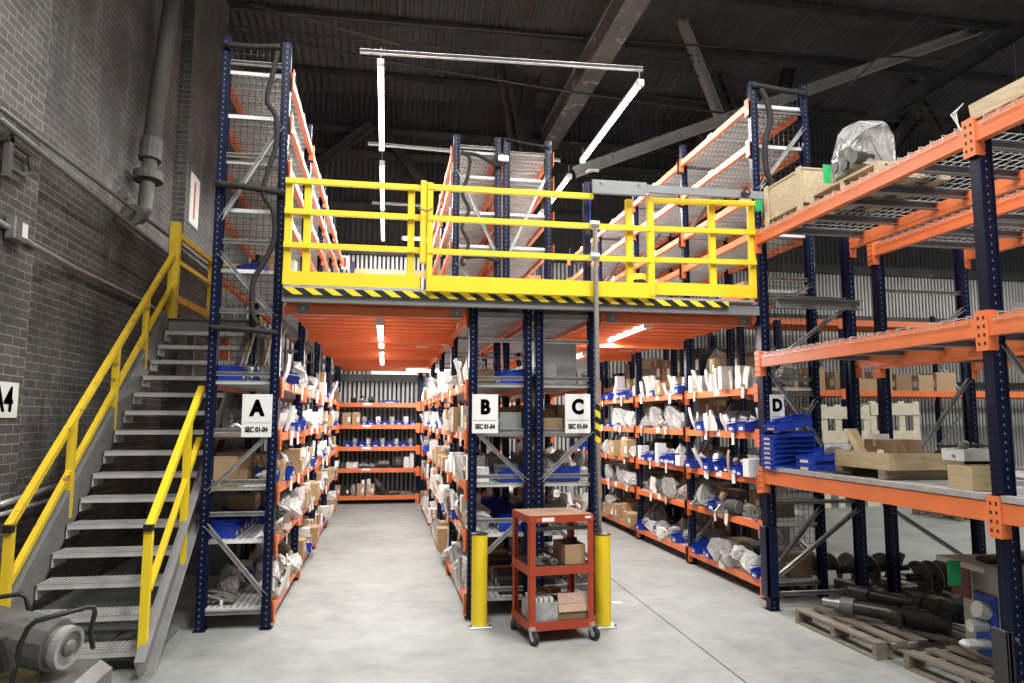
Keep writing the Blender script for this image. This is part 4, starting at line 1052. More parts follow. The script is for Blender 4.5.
def P_packet(seed, name='paper_packet', mat='white'):
    rnd = random.Random(seed); b = MB(); n = 5; vs = []; fs = []
    for i in range(n+1):
        for j in range(n+1):
            u, w = i/n-.5, j/n
            x = .22*math.sin(w*3+seed)+.12*math.sin(u*5+seed*2)+rnd.uniform(-.06, .06)
            vs.append((x, u, w))
    m_ = len(vs); vs += [(x+.16+rnd.uniform(0, .14), y*.97, z*.98) for x, y, z in vs]
    for i in range(n):
        for j in range(n):
            a = i*(n+1)+j; fs.append((a, a+n+1, a+n+2, a+1)); fs.append((m_+a, m_+a+1, m_+a+n+2, m_+a+n+1))
    for i in range(n):
        for (p, q) in ((i*(n+1), (i+1)*(n+1)), ((i+1)*(n+1)+n, i*(n+1)+n), (i+1, i), (n*(n+1)+i, n*(n+1)+i+1)): fs.append((p, m_+p, m_+q, q))
    b.add([(max(-.5, min(.5, x*1.3)), y, z) for x, y, z in vs], fs)
    return proto(name, [(None, b, mat, False)])
def P_motor():
    b = MB().tube([(0, -.42, .52), (0, .30, .52)], .40, 14)
    f = MB()
    for k in range(6): f.tube([(0, -.32+k*.1, .52), (0, -.29+k*.1, .52)], .47, 14)
    return proto('electric_motor', [(None, b, 'cast', False), ('cooling_fins', f, 'cast', False), ('end_cap', MB().tube([(0, .30, .52), (0, .42, .52)], [.46, .34], 14), 'metal', False),
                                    ('shaft', MB().tube([(0, .42, .52), (0, .5, .52)], .08, 8), 'metal', False), ('base', MB().box(-.4, .4, -.3, .25, 0, .1), 'metal_dark', False)])
def P_flange():
    b = MB(); b.ring((0, 0, .5), (1, .15, 0), .22, .48, .35, 18)
    c = MB().tube([(.1, 0, .5), (.5, .05, .5)], .28, 14)
    return proto('pipe_flange', [(None, b, 'metal', False), ('neck', c, 'metal', False)])
def P_valve():
    b = MB().tube([(0, -.5, .3), (0, -.2, .3), (0, -.1, .36), (0, .1, .36), (0, .2, .3), (0, .5, .3)], [.2, .2, .3, .3, .2, .2], 12)
    return proto('valve', [(None, b, 'metal', False), ('stem', MB().tube([(0, 0, .5), (0, 0, .9)], .08, 8), 'metal_dark', False), ('hand_wheel', MB().ring((0, 0, .92), (0, 0, 1), .3, .42, .09, 14), 'metal_dark', False)])
def P_bracket():
    b = MB().box(-.5, .5, -.5, .5, 0, .12).box(.1, .28, -.5, .5, .12, 1).bar((-.4, 0, .1), (.2, 0, .8), .12, .12)
    return proto('steel_bracket', [(None, b, 'metal', False), ('bolt', MB().tube([(-.3, .3, .12), (-.3, .3, .3)], .08, 6), 'metal_dark', False)])
def P_bundle(seed):
    rnd = random.Random(seed); b = MB(); n = 6
    for k in range(n):
        y = -.42+k*.17; z = .15+.1*rnd.random()
        b.tube([(-.5, y, z), (-.1, y+rnd.uniform(-.05, .05), z+rnd.uniform(.0, .3)), (.5, y+rnd.uniform(-.1, .1), z+rnd.uniform(.1, .6))], .09, 7)
    return proto('pipe_bundle', [(None, b, 'cast', False), ('wrap_tie', MB().box(-.1, .0, -.5, .5, .02, .3), 'white', False)])
def P_roll():
    b = MB().tube([(0, 0, 0), (0, 0, 1)], .5, 16)
    return proto('paper_roll', [(None, b, 'white', False), ('core', MB().tube([(0, 0, 1.0), (0, 0, 1.01)], .2, 10), 'card', False)])
PR = dict(cb=P_box('card'), cd=P_box('card_dark'), wc=P_box('white', 'white_carton', 'sign'), bin=P_bin(), bag1=P_bag(1), bag2=P_bag(2), bag3=P_bag(3), bag4=P_bag(6), bag5=P_bag(7, 'white'), pk4=P_packet(4, mat='tray'), tg=P_packet(9, 'brown_paper_packet', 'card'),
          cl1=P_bag(4, 'clear', .4, 'plastic_wrapped_bundle'), cl2=P_bag(5, 'clear', .45, 'plastic_wrapped_bundle'), pk1=P_packet(1), pk2=P_packet(2), pk3=P_packet(3),
          mo=P_motor(), fl=P_flange(), va=P_valve(), br=P_bracket(), bu=P_bundle(1), ro=P_roll(), gb=P_box('channel', 'grey_box', 'metal'), bb=P_box('black', 'black_case', 'black', True))
DESC = {  # kind: (words, category, (width along the shelf), (depth), (height), wobble)
    'cb': ('taped brown cardboard box', 'box', (.16, .27), (.18, .26), (.12, .27), .05),
    'cd': ('dark brown cardboard box', 'box', (.16, .27), (.18, .26), (.12, .25), .05),
    'wc': ('small white carton', 'carton', (.08, .15), (.12, .2), (.10, .26), .12),
    'bin': ('blue plastic storage bin', 'bin', (.12, .19), (.22, .27), (.10, .15), .03),
    'bag1': ('crumpled white plastic bag', 'bag', (.13, .24), (.16, .24), (.10, .22), .5), 'bag2': ('lumpy white plastic bag', 'bag', (.12, .22), (.16, .24), (.08, .2), .5), 'bag3': ('creased pale plastic bag', 'bag', (.12, .24), (.16, .24), (.1, .22), .5),
    'cl1': ('grey plastic wrapped bundle', 'bundle', (.18, .30), (.2, .26), (.12, .26), .4), 'cl2': ('translucent plastic wrapped bundle', 'bundle', (.18, .32), (.2, .26), (.14, .28), .4),
    'pk1': ('bent white paper packet', 'packet', (.07, .13), (.03, .07), (.14, .26), .5), 'pk2': ('folded white paper packet', 'packet', (.07, .13), (.03, .08), (.12, .25), .5), 'pk3': ('upright white paper packet', 'packet', (.06, .12), (.03, .07), (.14, .25), .5),
    'mo': ('grey electric motor', 'motor', (.2, .28), (.14, .2), (.13, .2), .4), 'fl': ('steel pipe flange', 'flange', (.1, .16), (.1, .16), (.1, .16), .6),
    'va': ('steel valve', 'valve', (.14, .2), (.1, .14), (.12, .2), .5), 'br': ('steel bracket', 'bracket', (.1, .17), (.12, .2), (.08, .16), .6), 'bu': ('grey pipe bundle', 'pipe bundle', (.18, .28), (.2, .26), (.1, .18), .3),
    'ro': ('white paper roll', 'roll', (.07, .1), (.07, .1), (.14, .24), .2), 'gb': ('plain grey box', 'box', (.16, .24), (.18, .24), (.14, .22), .1), 'bb': ('black case', 'case', (.16, .24), (.18, .24), (.1, .2), .1)}
ORD = ['first', 'second', 'third', 'fourth', 'fifth', 'sixth', 'seventh', 'eighth', 'ninth', 'tenth', 'eleventh', 'twelfth', 'thirteenth', 'fourteenth', 'fifteenth', 'sixteenth', 'seventeenth', 'eighteenth', 'nineteenth', 'twentieth']
BAYS = ['nearest', 'second', 'third', 'farthest']
GAP = [.50, .40, .40, .40, .55]
BAGK = ['bag1', 'bag2', 'bag3', 'bag4', 'bag5']; PKK = ['pk1', 'pk2', 'pk3', 'pk4', 'tg']
DESC['bag4'] = ('tangled white plastic bag',)+DESC['bag1'][1:]; DESC['bag5'] = ('crushed white paper bag',)+DESC['bag1'][1:]
DESC['pk4'] = ('pale grey packet',)+DESC['pk1'][1:]; DESC['tg'] = ('brown paper packet',)+DESC['pk1'][1:]
def pick(rnd, w):
    t = rnd.random()*sum(w.values())
    for k, v in w.items():
        t -= v
        if t <= 0: return k
    return k
def resolve(rnd, k):
    return {'bag': lambda: rnd.choice(BAGK), 'pk': lambda: rnd.choice(PKK), 'cl': lambda: rnd.choice(['cl1', 'cl2']), 'metal': lambda: rnd.choice(['mo', 'fl', 'va', 'br', 'bu', 'fl', 'br'])}.get(k, lambda: k)()
def fill(letter, fx, inward, y0, y1, z, gap, bay, lev, theme, seed, row='front', over=.10, dens=1., grp=None, size=1.):
    """one shelf of one bay: things side by side along y"""
    rnd = random.Random(seed); y = y0+.07; i = 0
    levn = ORD[lev]
    rowt = '' if row == 'front' else 'back '
    while y < y1-.12 and i < 19:
        k = resolve(rnd, pick(rnd, theme))
        words, cat, wr, dr, hr_, wob = DESC[k]
        w = rnd.uniform(*wr)*size; dd = rnd.uniform(*dr); h = min(rnd.uniform(*hr_), gap-.05)
        if y+w > y1-.05: break
        if rnd.random() > dens: y += w; continue
        if k[:3] == 'bag' or k[:2] == 'cl': w *= 1.08; h = min(h*1.25, gap-.04)
        elif k[:2] == 'pk': h = min(h*1.2, gap-.04)
        cx = fx + inward*(dd/2 + (rnd.uniform(-over, .05) if row == 'front' else 0))
        rot = rnd.uniform(-wob, wob)*.6 + (0 if inward > 0 else math.pi)
        lb = '%s, %s bay of rack %s, %s shelf up, %s%s from front' % (words, BAYS[bay], letter, levn, rowt, ORD[i])
        tl = (rnd.uniform(-.22, .22), rnd.uniform(-.35, .1)*(1 if inward > 0 else 1)) if k[:2] in ('pk', 'tg') else (0, 0)
        put(PR[k], (cx, y+w/2, z), (dd, w, h), rot, lb, cat, 'stock on rack %s, %s shelf up' % (letter, levn), tilt=tl)
        if k == 'bin' and row == 'front' and rnd.random() < .85:        # something white standing in the bin
            k2 = rnd.choice(PKK+BAGK+['ro', 'pk1', 'bag2']); w2, c2 = DESC[k2][:2]
            hh = rnd.uniform(.13, .22) if k2[0] != 'b' else rnd.uniform(.11, .17)
            hh = min(hh, gap-.06)
            put(PR[k2], (cx+inward*dd*.08, y+w*.5, z+.012), (min(dd*.5, .13), w*.66, hh), rot+rnd.uniform(-.3, .3),
                '%s in bin, %s bay of rack %s, %s shelf up, %s bin' % (w2, BAYS[bay], letter, levn, ORD[i]), c2, 'stock on rack %s, %s shelf up' % (letter, levn), tilt=(0, rnd.uniform(-.15, .15)))
        elif k in ('cb', 'wc', 'cd') and h < gap*.45 and rnd.random() < .6:
            k2 = rnd.choice(['wc', 'cb', 'bag1', 'bag3']); w2, c2, wr2, dr2, hr2, _ = DESC[k2]
            hh = min(rnd.uniform(*hr2)*.8, gap-h-.05)
            put(PR[k2], (cx, y+w/2, z+h), (dd*.8, min(w*.9, wr2[1]), hh), rot, '%s atop another, %s bay of rack %s, %s shelf, %s from front' % (w2, BAYS[bay], letter, levn, ORD[i]), c2, 'stock on rack %s, %s shelf up' % (letter, levn))
        y += w*(.86 if k[0] in 'bp' and k not in ('bin', 'bb') else 1) + rnd.uniform(.004, .02); i += 1
def item(k, x0, x1, y0, y1, z, h, label, cat, rz=0, tilt=(0, 0), mat=None, group=None):
    """place a prototype so that it fills a given world box"""
    return put(PR[k], ((x0+x1)/2, (y0+y1)/2, z), (x1-x0, y1-y0, h), rz, label, cat, group, tilt, mat)
T_BIN = {'bin': 8, 'pk': 1, 'wc': 1}
T_BAG = {'bag': 6, 'pk': 2, 'wc': 1, 'bin': 1}
T_MIX = {'bag': 4, 'pk': 3, 'cb': 2, 'wc': 2, 'bin': 2, 'metal': 1}
T_BOX = {'cb': 6, 'cd': 1, 'wc': 2, 'bag': 1}
T_MET = {'metal': 7, 'bag': 2, 'cl': 1}
T_DRK = {'metal': 4, 'bb': 1, 'cl': 2, 'gb': 1}
T_CL = {'cl': 6, 'bag': 2, 'metal': 1}
T_PK = {'pk': 6, 'wc': 3, 'bag': 1}
thA = [[T_BAG, T_BAG, T_BOX, T_MIX, T_BOX], [T_MIX, T_BOX, T_MIX, T_BAG, T_BAG], [T_MIX, T_MIX, T_BAG, T_MIX, T_BIN], [T_MIX]*5]
thA[0] = [{'bag': 5, 'pk': 2, 'metal': 2}, {'bag': 3, 'metal': 2, 'bin': 3}, {'pk': 2, 'bin': 3, 'cb': 1, 'bag': 3}, {'bin': 3, 'pk': 2, 'bag': 4}, {'bin': 4, 'bag': 5, 'pk': 1}]
thD = [[{'bin': 5, 'bag': 3}, {'metal': 5, 'bag': 2, 'bin': 1}, T_BIN, {'pk': 4, 'bin': 3, 'metal': 1}, {'pk': 4, 'wc': 3, 'gb': 2}],
       [{'bin': 4, 'bag': 3}, {'cl': 3, 'metal': 4, 'bag': 2}, {'bin': 5, 'wc': 2, 'pk': 1}, {'cl': 3, 'metal': 3, 'cb': 1}, {'bin': 4, 'pk': 2, 'cb': 1, 'ro': 1}],
       [{'cb': 5, 'bag': 2}, T_CL, {'cb': 5, 'bag': 2}, {'cl': 4, 'bag': 2, 'bin': 1}, {'bin': 4, 'wc': 2, 'cb': 1}],
       [T_MIX]*5]
for bay in range(4):
    for lev in range(5):
        g_ = GAP[lev]-.06; s = bay*10+lev
        size = (1, 1, 1.15, 1.5)[bay]
        fill('A', XA1, -1, YS[bay], YS[bay+1], LOW[lev], g_, bay, lev, thA[bay][lev], 100+s, size=size)
        fill('D', XD0, 1, YD[bay], YD[bay+1], LOW[lev], g_, bay, lev, thD[bay][lev], 300+s, size=size, dens=1 if bay < 3 else .7)
        if bay < 4: fill('B', XB0, 1, YS[bay], YS[bay+1], LOW[lev], g_, bay, lev, [T_BAG, T_MIX, T_PK, T_BOX, T_MIX][(bay+lev) % 5], 200+s, size=size*1.1)
rD2 = rack_row('storage_rack', 'navy and orange rack standing back to back behind the right aisle rack', 4.30, 4.88, YD[1:], -1,
              lambda i: [.17, .9, 1.6, 2.3], lambda i: 2.95, tab=None)
for bay in range(3):
    for lev, z in enumerate((.17, .9, 1.6, 2.3)):
        rn = random.Random(900+bay*7+lev); y = YD[bay+1]+.1; i = 0
        while y < YD[bay+2]-.5:
            k = rn.choice(['cd', 'gb', 'bb', 'cl1', 'cb']); w_ = rn.uniform(.25, .45)
            item(k, 4.36, 4.8, y, y+w_, z, rn.uniform(.25, .5), '%s, %s bay of back to back rack, shelf %s up, %s along' % (DESC[k][0], BAYS[bay], ORD[lev], ORD[i]), DESC[k][1], group='stock on the back to back rack')
            y += w_+.05; i += 1
# rear rows behind the aisle-side rows
for bay in range(3):
    for lev in range(5):
        fill('D', XD0+.31, 1, YD[bay], YD[bay+1], LOW[lev], GAP[lev]-.05, bay, lev, {'cb': 2, 'cd': 3, 'gb': 3, 'cl': 3, 'bag': 1, 'bb': 2}, 700+bay*10+lev, row='rear', size=1.3, dens=.75)
        if bay: fill('A', XA1-.30, -1, YS[bay], YS[bay+1], LOW[lev], GAP[lev]-.05, bay, lev, {'cb': 3, 'cd': 3, 'gb': 1, 'bag': 3}, 800+bay*10+lev, row='rear', size=1.4, dens=.7)
# back rows that show through the rack ends
thB0 = [{'cb': 2, 'cd': 2, 'bb': 2}, {'bin': 5}, {'bin': 3, 'gb': 2}, {'cb': 3, 'gb': 1}, {'bin': 3, 'wc': 1}]
thC0 = [T_DRK, T_DRK, {'bin': 2, 'cl': 3}, {'cb': 3, 'cd': 2}, {'gb': 3}]
for lev in range(5):
    fill('A', XA0+.26, -1, YS[0], YS[1], LOW[lev], GAP[lev]-.06, 0, lev, [{'bag': 4, 'metal': 2, 'bin': 1}, {'bin': 3, 'cb': 1}, {'cb': 4, 'wc': 1}, T_DRK, {'bin': 3, 'gb': 1}][lev], 500+lev, row='rear')
    fill('B', XB1-.27, 1, YS[0], YS[1], LOW[lev], GAP[lev]-.06, 0, lev, thB0[lev], 520+lev, row='rear')
    fill('C', XC0+.02, 1, YS[0], YS[1], LOW[lev], GAP[lev]-.06, 0, lev, thC0[lev], 540+lev, row='rear')
    fill('C', XC1, -1, YS[0], YS[1], LOW[lev], GAP[lev]-.06, 0, lev, [T_DRK, T_BAG, T_BAG, {'cb': 3, 'wc': 1}, {'wc': 2, 'bag': 2}][lev], 560+lev)
    fill('C', XC1, -1, YS[1], YS[2], LOW[lev], GAP[lev]-.06, 1, lev, T_MIX, 580+lev)
# paper tags hanging over the beams
rnd = random.Random(5); tagp = proto('hanging_tag', [(None, MB().add([(-.002, -.5, -1), (.002, .5, -1), (.004, .5, 0), (0, -.5, 0), (.006, -.5, -1), (.01, .5, -1), (.012, .5, 0), (.008, -.5, 0)], [(3, 2, 1, 0), (4, 5, 6, 7), (0, 1, 5, 4), (1, 2, 6, 5), (2, 3, 7, 6), (3, 0, 4, 7)]), 'white', False), ('string', MB().tube([(.004, 0, -.05), (.01, 0, .3)], .03, 5), 'rope', False)])
for letter, fx, inw, ys in (('A', XA1+.045, -1, YS), ('B', XB0-.05, 1, YS), ('D', XD0-.045, 1, YD)):
    for bay in range(3):
        for lev in range(1, 5):
            for j in range(2):
                y = ys[bay] + (ys[bay+1]-ys[bay])*rnd.uniform(.1+.45*j, .4+.45*j)
                put(tagp, (fx, y, LOW[lev]+.01), (1, rnd.uniform(.05, .08), rnd.uniform(.08, .15)), rnd.uniform(-.2, .2) + (0 if inw > 0 else math.pi),
                    'white paper tag hanging %s on %s bay of rack %s, %s shelf up' % (('in front half', 'in rear half')[j], BAYS[bay], letter, ORD[lev]), 'tag', 'paper tags hanging on the beams', tilt=(rnd.uniform(-.25, .25), 0))

# far rack stock, left to right (front face y = FRY0)
fy = FRY0
def far(k, px0, px1, lev, ptop, label, cat, dd=.25, mat=None, rz=-math.pi/2):
    a, b_ = atY(px0, 420, fy).x, atY(px1, 420, fy).x; z = LOW[lev]; h = atY((px0+px1)/2, ptop, fy).z - z
    w = b_-a
    if abs(math.cos(rz)) < .5: sc_ = (dd, w, max(h, .05))
    else: sc_ = (w, dd, max(h, .05))
    return put(PR[k], ((a+b_)/2, fy+dd/2+.03, z), sc_, -rz if abs(math.cos(rz)) < .5 else 0, label, cat, 'stock on the far cross rack', mat=mat)
far('cb', 334, 342, 0, 486, 'small cardboard box at the left of far rack bottom shelf', 'box')
far('bb', 343.5, 351, 0, 487, 'black case with white label on far rack bottom shelf', 'case')
far('bag1', 352, 357.5, 0, 484, 'white plastic bag beside black case on far rack bottom shelf', 'bag')
far('cb', 358.5, 366, 0, 484, 'left of two taller cardboard boxes on far rack bottom shelf', 'box')
far('cb', 367.5, 376, 0, 484, 'right of two taller cardboard boxes on far rack bottom shelf', 'box')
far('wc', 363, 366, 0, 480, 'narrow white carton before the left taller box, far rack bottom shelf', 'carton', dd=.02)
far('wc', 368.5, 372, 0, 479, 'narrow white carton before the right taller box, far rack bottom shelf', 'carton', dd=.02)
far('mo', 389, 402, 0, 491, 'low grey motor lying on far rack bottom shelf', 'motor')
far('br', 402.5, 413, 0, 492, 'flat steel bracket lying on far rack bottom shelf', 'bracket')
t = MB().tube([atY(374.5, 479, fy+.1), atY(379, 485, fy+.1), atY(384, 493.5, fy+.1)], [.05, .09, .07], 10).build('strut_bar', 'metal_dark'); tag(t, 'dark round strut leaning diagonally on far rack bottom shelf', 'strut')
far('bag2', 335.5, 341, 1, 459, 'white bag at left of far rack second shelf', 'bag'); far('fl', 342, 346, 1, 463, 'small steel flange on far rack second shelf', 'flange')
far('gb', 347, 359, 1, 462.5, 'grey metal box on far rack second shelf', 'box', mat='tray'); far('va', 360, 368, 1, 459, 'left steel valve on far rack second shelf', 'valve'); far('va', 368.5, 376, 1, 460, 'right steel valve on far rack second shelf', 'valve')
far('mo', 377.5, 391, 1, 460, 'grey motor on far rack second shelf', 'motor')
o = thing('wheel', 'spoked grey wheel standing on far rack second shelf', 'wheel', atY(398, 468, fy)); c = atY(398, 461, fy+.05)
MB().ring(c, (0, 1, 0), .07, .105, .08, 20).build('rim', 'metal_dark', o); wsp = MB()
for k in range(6): wsp.bar(c, c+Vector((math.cos(k*math.pi/3), 0, math.sin(k*math.pi/3)))*.075, .02, .016, (0, 1, 0))
wsp.build('spokes', 'metal', o)
far('wc', 404.5, 410, 1, 457, 'left white carton at right of far rack second shelf', 'carton'); far('wc', 410.5, 414.5, 1, 453.5, 'right taller white carton on far rack second shelf', 'carton')
for i, x in enumerate(range(345, 414, 7)):
    far('bin', x, x+6.3, 2, 441.6, 'low blue bin, %s from left on far rack third shelf' % ORD[i], 'bin', dd=.35)
    if i % 2: far(('fl', 'br', 'va', 'pk1')[i % 4], x+1, x+5, 2, 438.5, 'small metal part in %s blue bin, far rack third shelf' % ORD[i], 'metal part', dd=.12)
for i, x in enumerate(range(361, 414, 7)):
    far('bin', x, x+6.3, 3, 420.5, 'low blue bin, %s from left on far rack fourth shelf' % ORD[i], 'bin', dd=.35)
    if i % 2 == 0: far(('br', 'va', 'pk3', 'fl')[i % 4], x+1, x+5.4, 3, 416.5, 'small white metal part in %s blue bin, far rack fourth shelf' % ORD[i], 'metal part', dd=.12)
far('cb', 342, 351, 3, 412.5, 'cardboard box at left of far rack fourth shelf', 'box'); far('cb', 352, 360, 3, 412, 'cardboard box with white bag on far rack fourth shelf', 'box')
far('mo', 349, 357, 4, 397, 'dark motor at left of far rack top shelf', 'motor', mat='metal_dark'); far('va', 357.5, 366, 4, 395.5, 'grey valve on far rack top shelf', 'valve'); far('mo', 366.5, 375, 4, 395.5, 'light grey motor on far rack top shelf', 'motor')
far('bin', 380, 399, 4, 400, 'long low blue tray on far rack top shelf', 'tray')
# end-of-rack things seen squarely from the front
item('cb', -1.40, -1.15, 6.50, 6.8, 1.14, .13, 'long cardboard box, lower of two stacked behind sign A', 'box', mat='card'); item('cd', -1.41, -1.16, 6.52, 6.8, 1.272, .14, 'brown cardboard box, upper of two stacked behind sign A', 'box')
PRB = item('bin', -1.32, -1.1, 6.55, 6.9, 2.98, .1, 'wide blue bin on upper shelf of the left rack behind railing', 'bin')
item('bin', -1.3, -.98, 8.5, 8.8, 2.02, .13, 'wide blue bin deep on top lower shelf of rack A', 'bin')
item('gb', 1.39, 1.78, 6.62, 6.95, 2.03, .42, 'large light grey panel box high on rack C end', 'box', mat='galv')
item('bin', 1.45, 1.75, 6.42, 6.50, 1.15, .13, 'blue bin with clear bag, at rack C end third shelf', 'bin')
# upper level stock
item('cb', -1.2, -.95, 7.0, 7.3, 3.51, .2, 'cardboard box on upper left rack, above railing height', 'box'); item('bin', -1.2, -.95, 7.4, 7.7, 3.51, .12, 'blue bin on upper left rack above railing height', 'bin')
item('cb', -1.2, -.95, 7.0, 7.25, 2.98, .25, 'cardboard box on upper left rack behind the railing toe board', 'box'); item('wc', -1.15, -.92, 7.35, 7.5, 2.98, .3, 'white carton on upper left rack behind the railing', 'carton')
for i, (y, k, nm, ct) in enumerate(((6.9, 'cb', 'flat cardboard box', 'box'), (7.3, 'bag1', 'white bag', 'bag'), (7.6, 'bin', 'blue bin', 'bin'), (10.5, 'bin', 'wide blue bin', 'bin'), (10.9, 'bag2', 'white crumpled bag', 'bag'), (11.3, 'bin', 'small blue bin', 'bin'))):
    item(k, 3.66, 3.95, y, y+.26, 3.0, .14, '%s on the lowest upper shelf of right rack, near %s' % (nm, ('its end', 'its end', 'its end', 'the gate', 'the gate', 'the gate')[i]), ct)
item('bag3', 3.66, 3.9, 10.4, 10.9, 3.58, .16, 'pale crumpled bag on second upper shelf of right rack', 'bag')
# --- blue bins stacked on the right foreground rack
ez = 1.256
for k in range(7): item('bin', 3.38, 3.78, 5.92, 6.14, ez+k*.042, .10, 'blue bin, %s from bottom in tall nested stack by letter D' % ORD[k], 'bin', group='nested blue bins by letter D')
item('bin', 3.40, 3.76, 5.90, 6.12, ez+.37, .10, 'blue bin laid crooked on top of tall stack by letter D', 'bin', tilt=(.0, -.16), rz=.1)
for k in range(3): item('bin', 3.80, 4.06, 5.85, 6.1, ez+k*.05, .11, 'blue bin, %s from bottom in right hand short stack' % ORD[k], 'bin')
for k in range(2): item('bin', 3.50, 3.84, 5.52, 5.78, ez+.012+k*.06, .11, 'blue bin, %s of two nested before the tall stack' % ('lower', 'upper')[k], 'bin')
o = thing('steel_drum', 'short light steel cylinder lying in the front blue bin', 'drum', (3.72, 5.6, 1.34))
MB().tube([(3.68, 5.55, 1.42), (3.79, 5.62, 1.42)], .055, 16).build('drum', 'metal', o)
o = MB().rbox(3.50, 3.68, 5.28, 5.50, ez+.0, ez+.03, .006).build('dark_tray', 'metal_dark'); tag(o, 'flat dark metal tray beside the wooden crate on right rack', 'tray')
def box_thing(name, label, cat, x0, x1, y0, y1, z0, z1, mat, deg=0, battens=None, open_top=False, part='panel'):
    o = thing(name, label, cat, ((x0+x1)/2, (y0+y1)/2, z0)); M4 = Matrix.Translation(((x0+x1)/2, (y0+y1)/2, z0)) @ Matrix.Rotation(math.radians(deg), 4, 'Z')
    a, c, h = (x1-x0)/2, (y1-y0)/2, z1-z0; t = .018
    for (p0, p1, q0, q1) in ((-a, -a+t, -c, c), (a-t, a, -c, c), (-a+t, a-t, -c, -c+t), (-a+t, a-t, c-t, c)): MB().box(p0, p1, q0, q1, 0, h, M4).build('side_panel', mat, o)
    MB().box(-a+t, a-t, -c+t, c-t, 0, .015, M4).build('base', mat, o)
    if not open_top: MB().box(-a-.006, a+.006, -c-.006, c+.006, h, h+.015, M4).build('lid', mat, o)
    for (p0, p1, q0, q1, z0_, z1_) in battens or []: MB().box(p0, p1, q0, q1, z0_, z1_, M4).build('batten', mat, o)
    return o
# open wooden crate on two bearers
cz = ez+.07
box_thing('wooden_crate', 'long open wooden crate on bearers in middle of right rack shelf', 'crate', 3.70, 4.33, 4.86, 5.60, cz, cz+.125, 'ply', 0, open_top=True)
for y, n_ in ((5.48, 'rear'), (4.95, 'front')):
    t = MB().box(3.70, 4.25, y-.04, y+.04, ez, ez+.068).build('wood_bearer', 'crate_wood'); tag(t, '%s brown timber bearer under the long open wooden crate' % n_, 'timber')
box_thing('chipboard_box', 'closed chipboard box beside nearest post on right rack shelf', 'box', 3.68, 3.98, 4.05, 4.27, ez, ez+.15, 'ply', -3, open_top=True)
t = item('cb', 3.86, 4.18, 5.1, 5.36, cz+.02, .20, 'open cardboard carton with flaps in the long wooden crate', 'box', mat='card_dark')
t = MB().bar((3.82, 5.3, cz+.08), (3.78, 5.42, cz+.30), .16, .012).build('card_flap', 'tan'); tag(t, 'tan board standing up in the left of long wooden crate', 'board')
t = MB().box(3.75, 3.98, 5.7, 5.74, cz+.03, cz+.17).build('white_sign', 'sign'); tag(t, 'small white box with printed letters behind the wooden crate', 'box')
item('pk2', 4.05, 4.15, 5.4, 5.6, cz+.02, .24, 'white paper packet sticking up behind the open carton', 'packet')
for i in range(7):
    x = 4.30+i*.075
    o = thing('bearing_housing', 'black bearing housing, %s from left in row behind nearest post' % ORD[i], 'bearing', (x, 4.75, ez), 'black bearing housings on the right rack')
    Yb = 5.05
    MB().rbox(x-.032, x+.032, Yb-.1, Yb+.1, ez, ez+.10, .01).build('base', 'metal_dark', o)
    MB().tube([(x-.022, Yb, ez+.15), (x+.022, Yb, ez+.15)], .06, 12).build('housing', 'metal_dark', o)
    MB().tube([(x, Yb, ez+.20), (x, Yb, ez+.27)], .012, 6).build('bolt', 'metal', o)
    MB().tube([(x, Yb, ez+.235), (x, Yb, ez+.25)], .028, 8).build('cap_nut', 'metal_dark', o)
tr = thing('plastic_tray', 'white plastic tray with grey parts on chipboard box', 'tray', (3.9, 4.3, ez+.17))
MB().box(3.84, 4.05, 4.30, 4.5, ez+.17, ez+.175).build('tray_base', 'tray', tr)
for a_ in ((3.84, 3.846, 4.3, 4.5), (4.044, 4.05, 4.3, 4.5), (3.846, 4.044, 4.3, 4.306), (3.846, 4.044, 4.494, 4.5)): MB().box(*a_, ez+.175, ez+.25).build('tray_side', 'tray', tr)
MB().tube([(3.88, 4.4, ez+.19), (3.90, 4.34, ez+.30)], [.05, .02], 8).build('part_scoop', 'cast', tr)
# things near the right edge past the nearest post
item('bb', 3.60, 3.9, 3.2, 3.4, ez, .12, 'dark case at right edge beyond the nearest post', 'case'); item('bin', 3.52, 3.7, 3.25, 3.42, ez+.13, .06, 'blue bin at right picture edge past nearest post', 'bin')
o = thing('coil', 'black coil of rings standing at right edge of lower shelf', 'coil', (4.35, 4.0, ez))
for k in range(6): 
    q = MB(); q.ring((4.25+k*.03, 4.05, ez+.20), (1, 0, 0), .13, .17, .02, 20); q.build('coil_ring', 'metal_dark', o)
# middle level of the right racks: cartons seen over the beam
item('cb', 4.0, 4.3, 6.0-.1, 6.1, 2.315, .12, 'brown carton on middle wire deck next to rear left post', 'box', mat='card_dark')
for i in range(8):
    y = 5.85-i*.21
    item(('cb', 'gb', 'cb', 'cb', 'gb', 'bb', 'cb', 'wc')[i], 5.2, 5.45, y-.19, y, 2.315, .16+.03*(i % 3), '%s carton from left in row behind the middle orange beam' % ORD[i], 'box', group='cartons on the middle wire deck')
item('gb', 4.05, 4.4, 3.75, 4.05, 2.32, .14, 'dark grey box on middle deck by the nearest post', 'box')
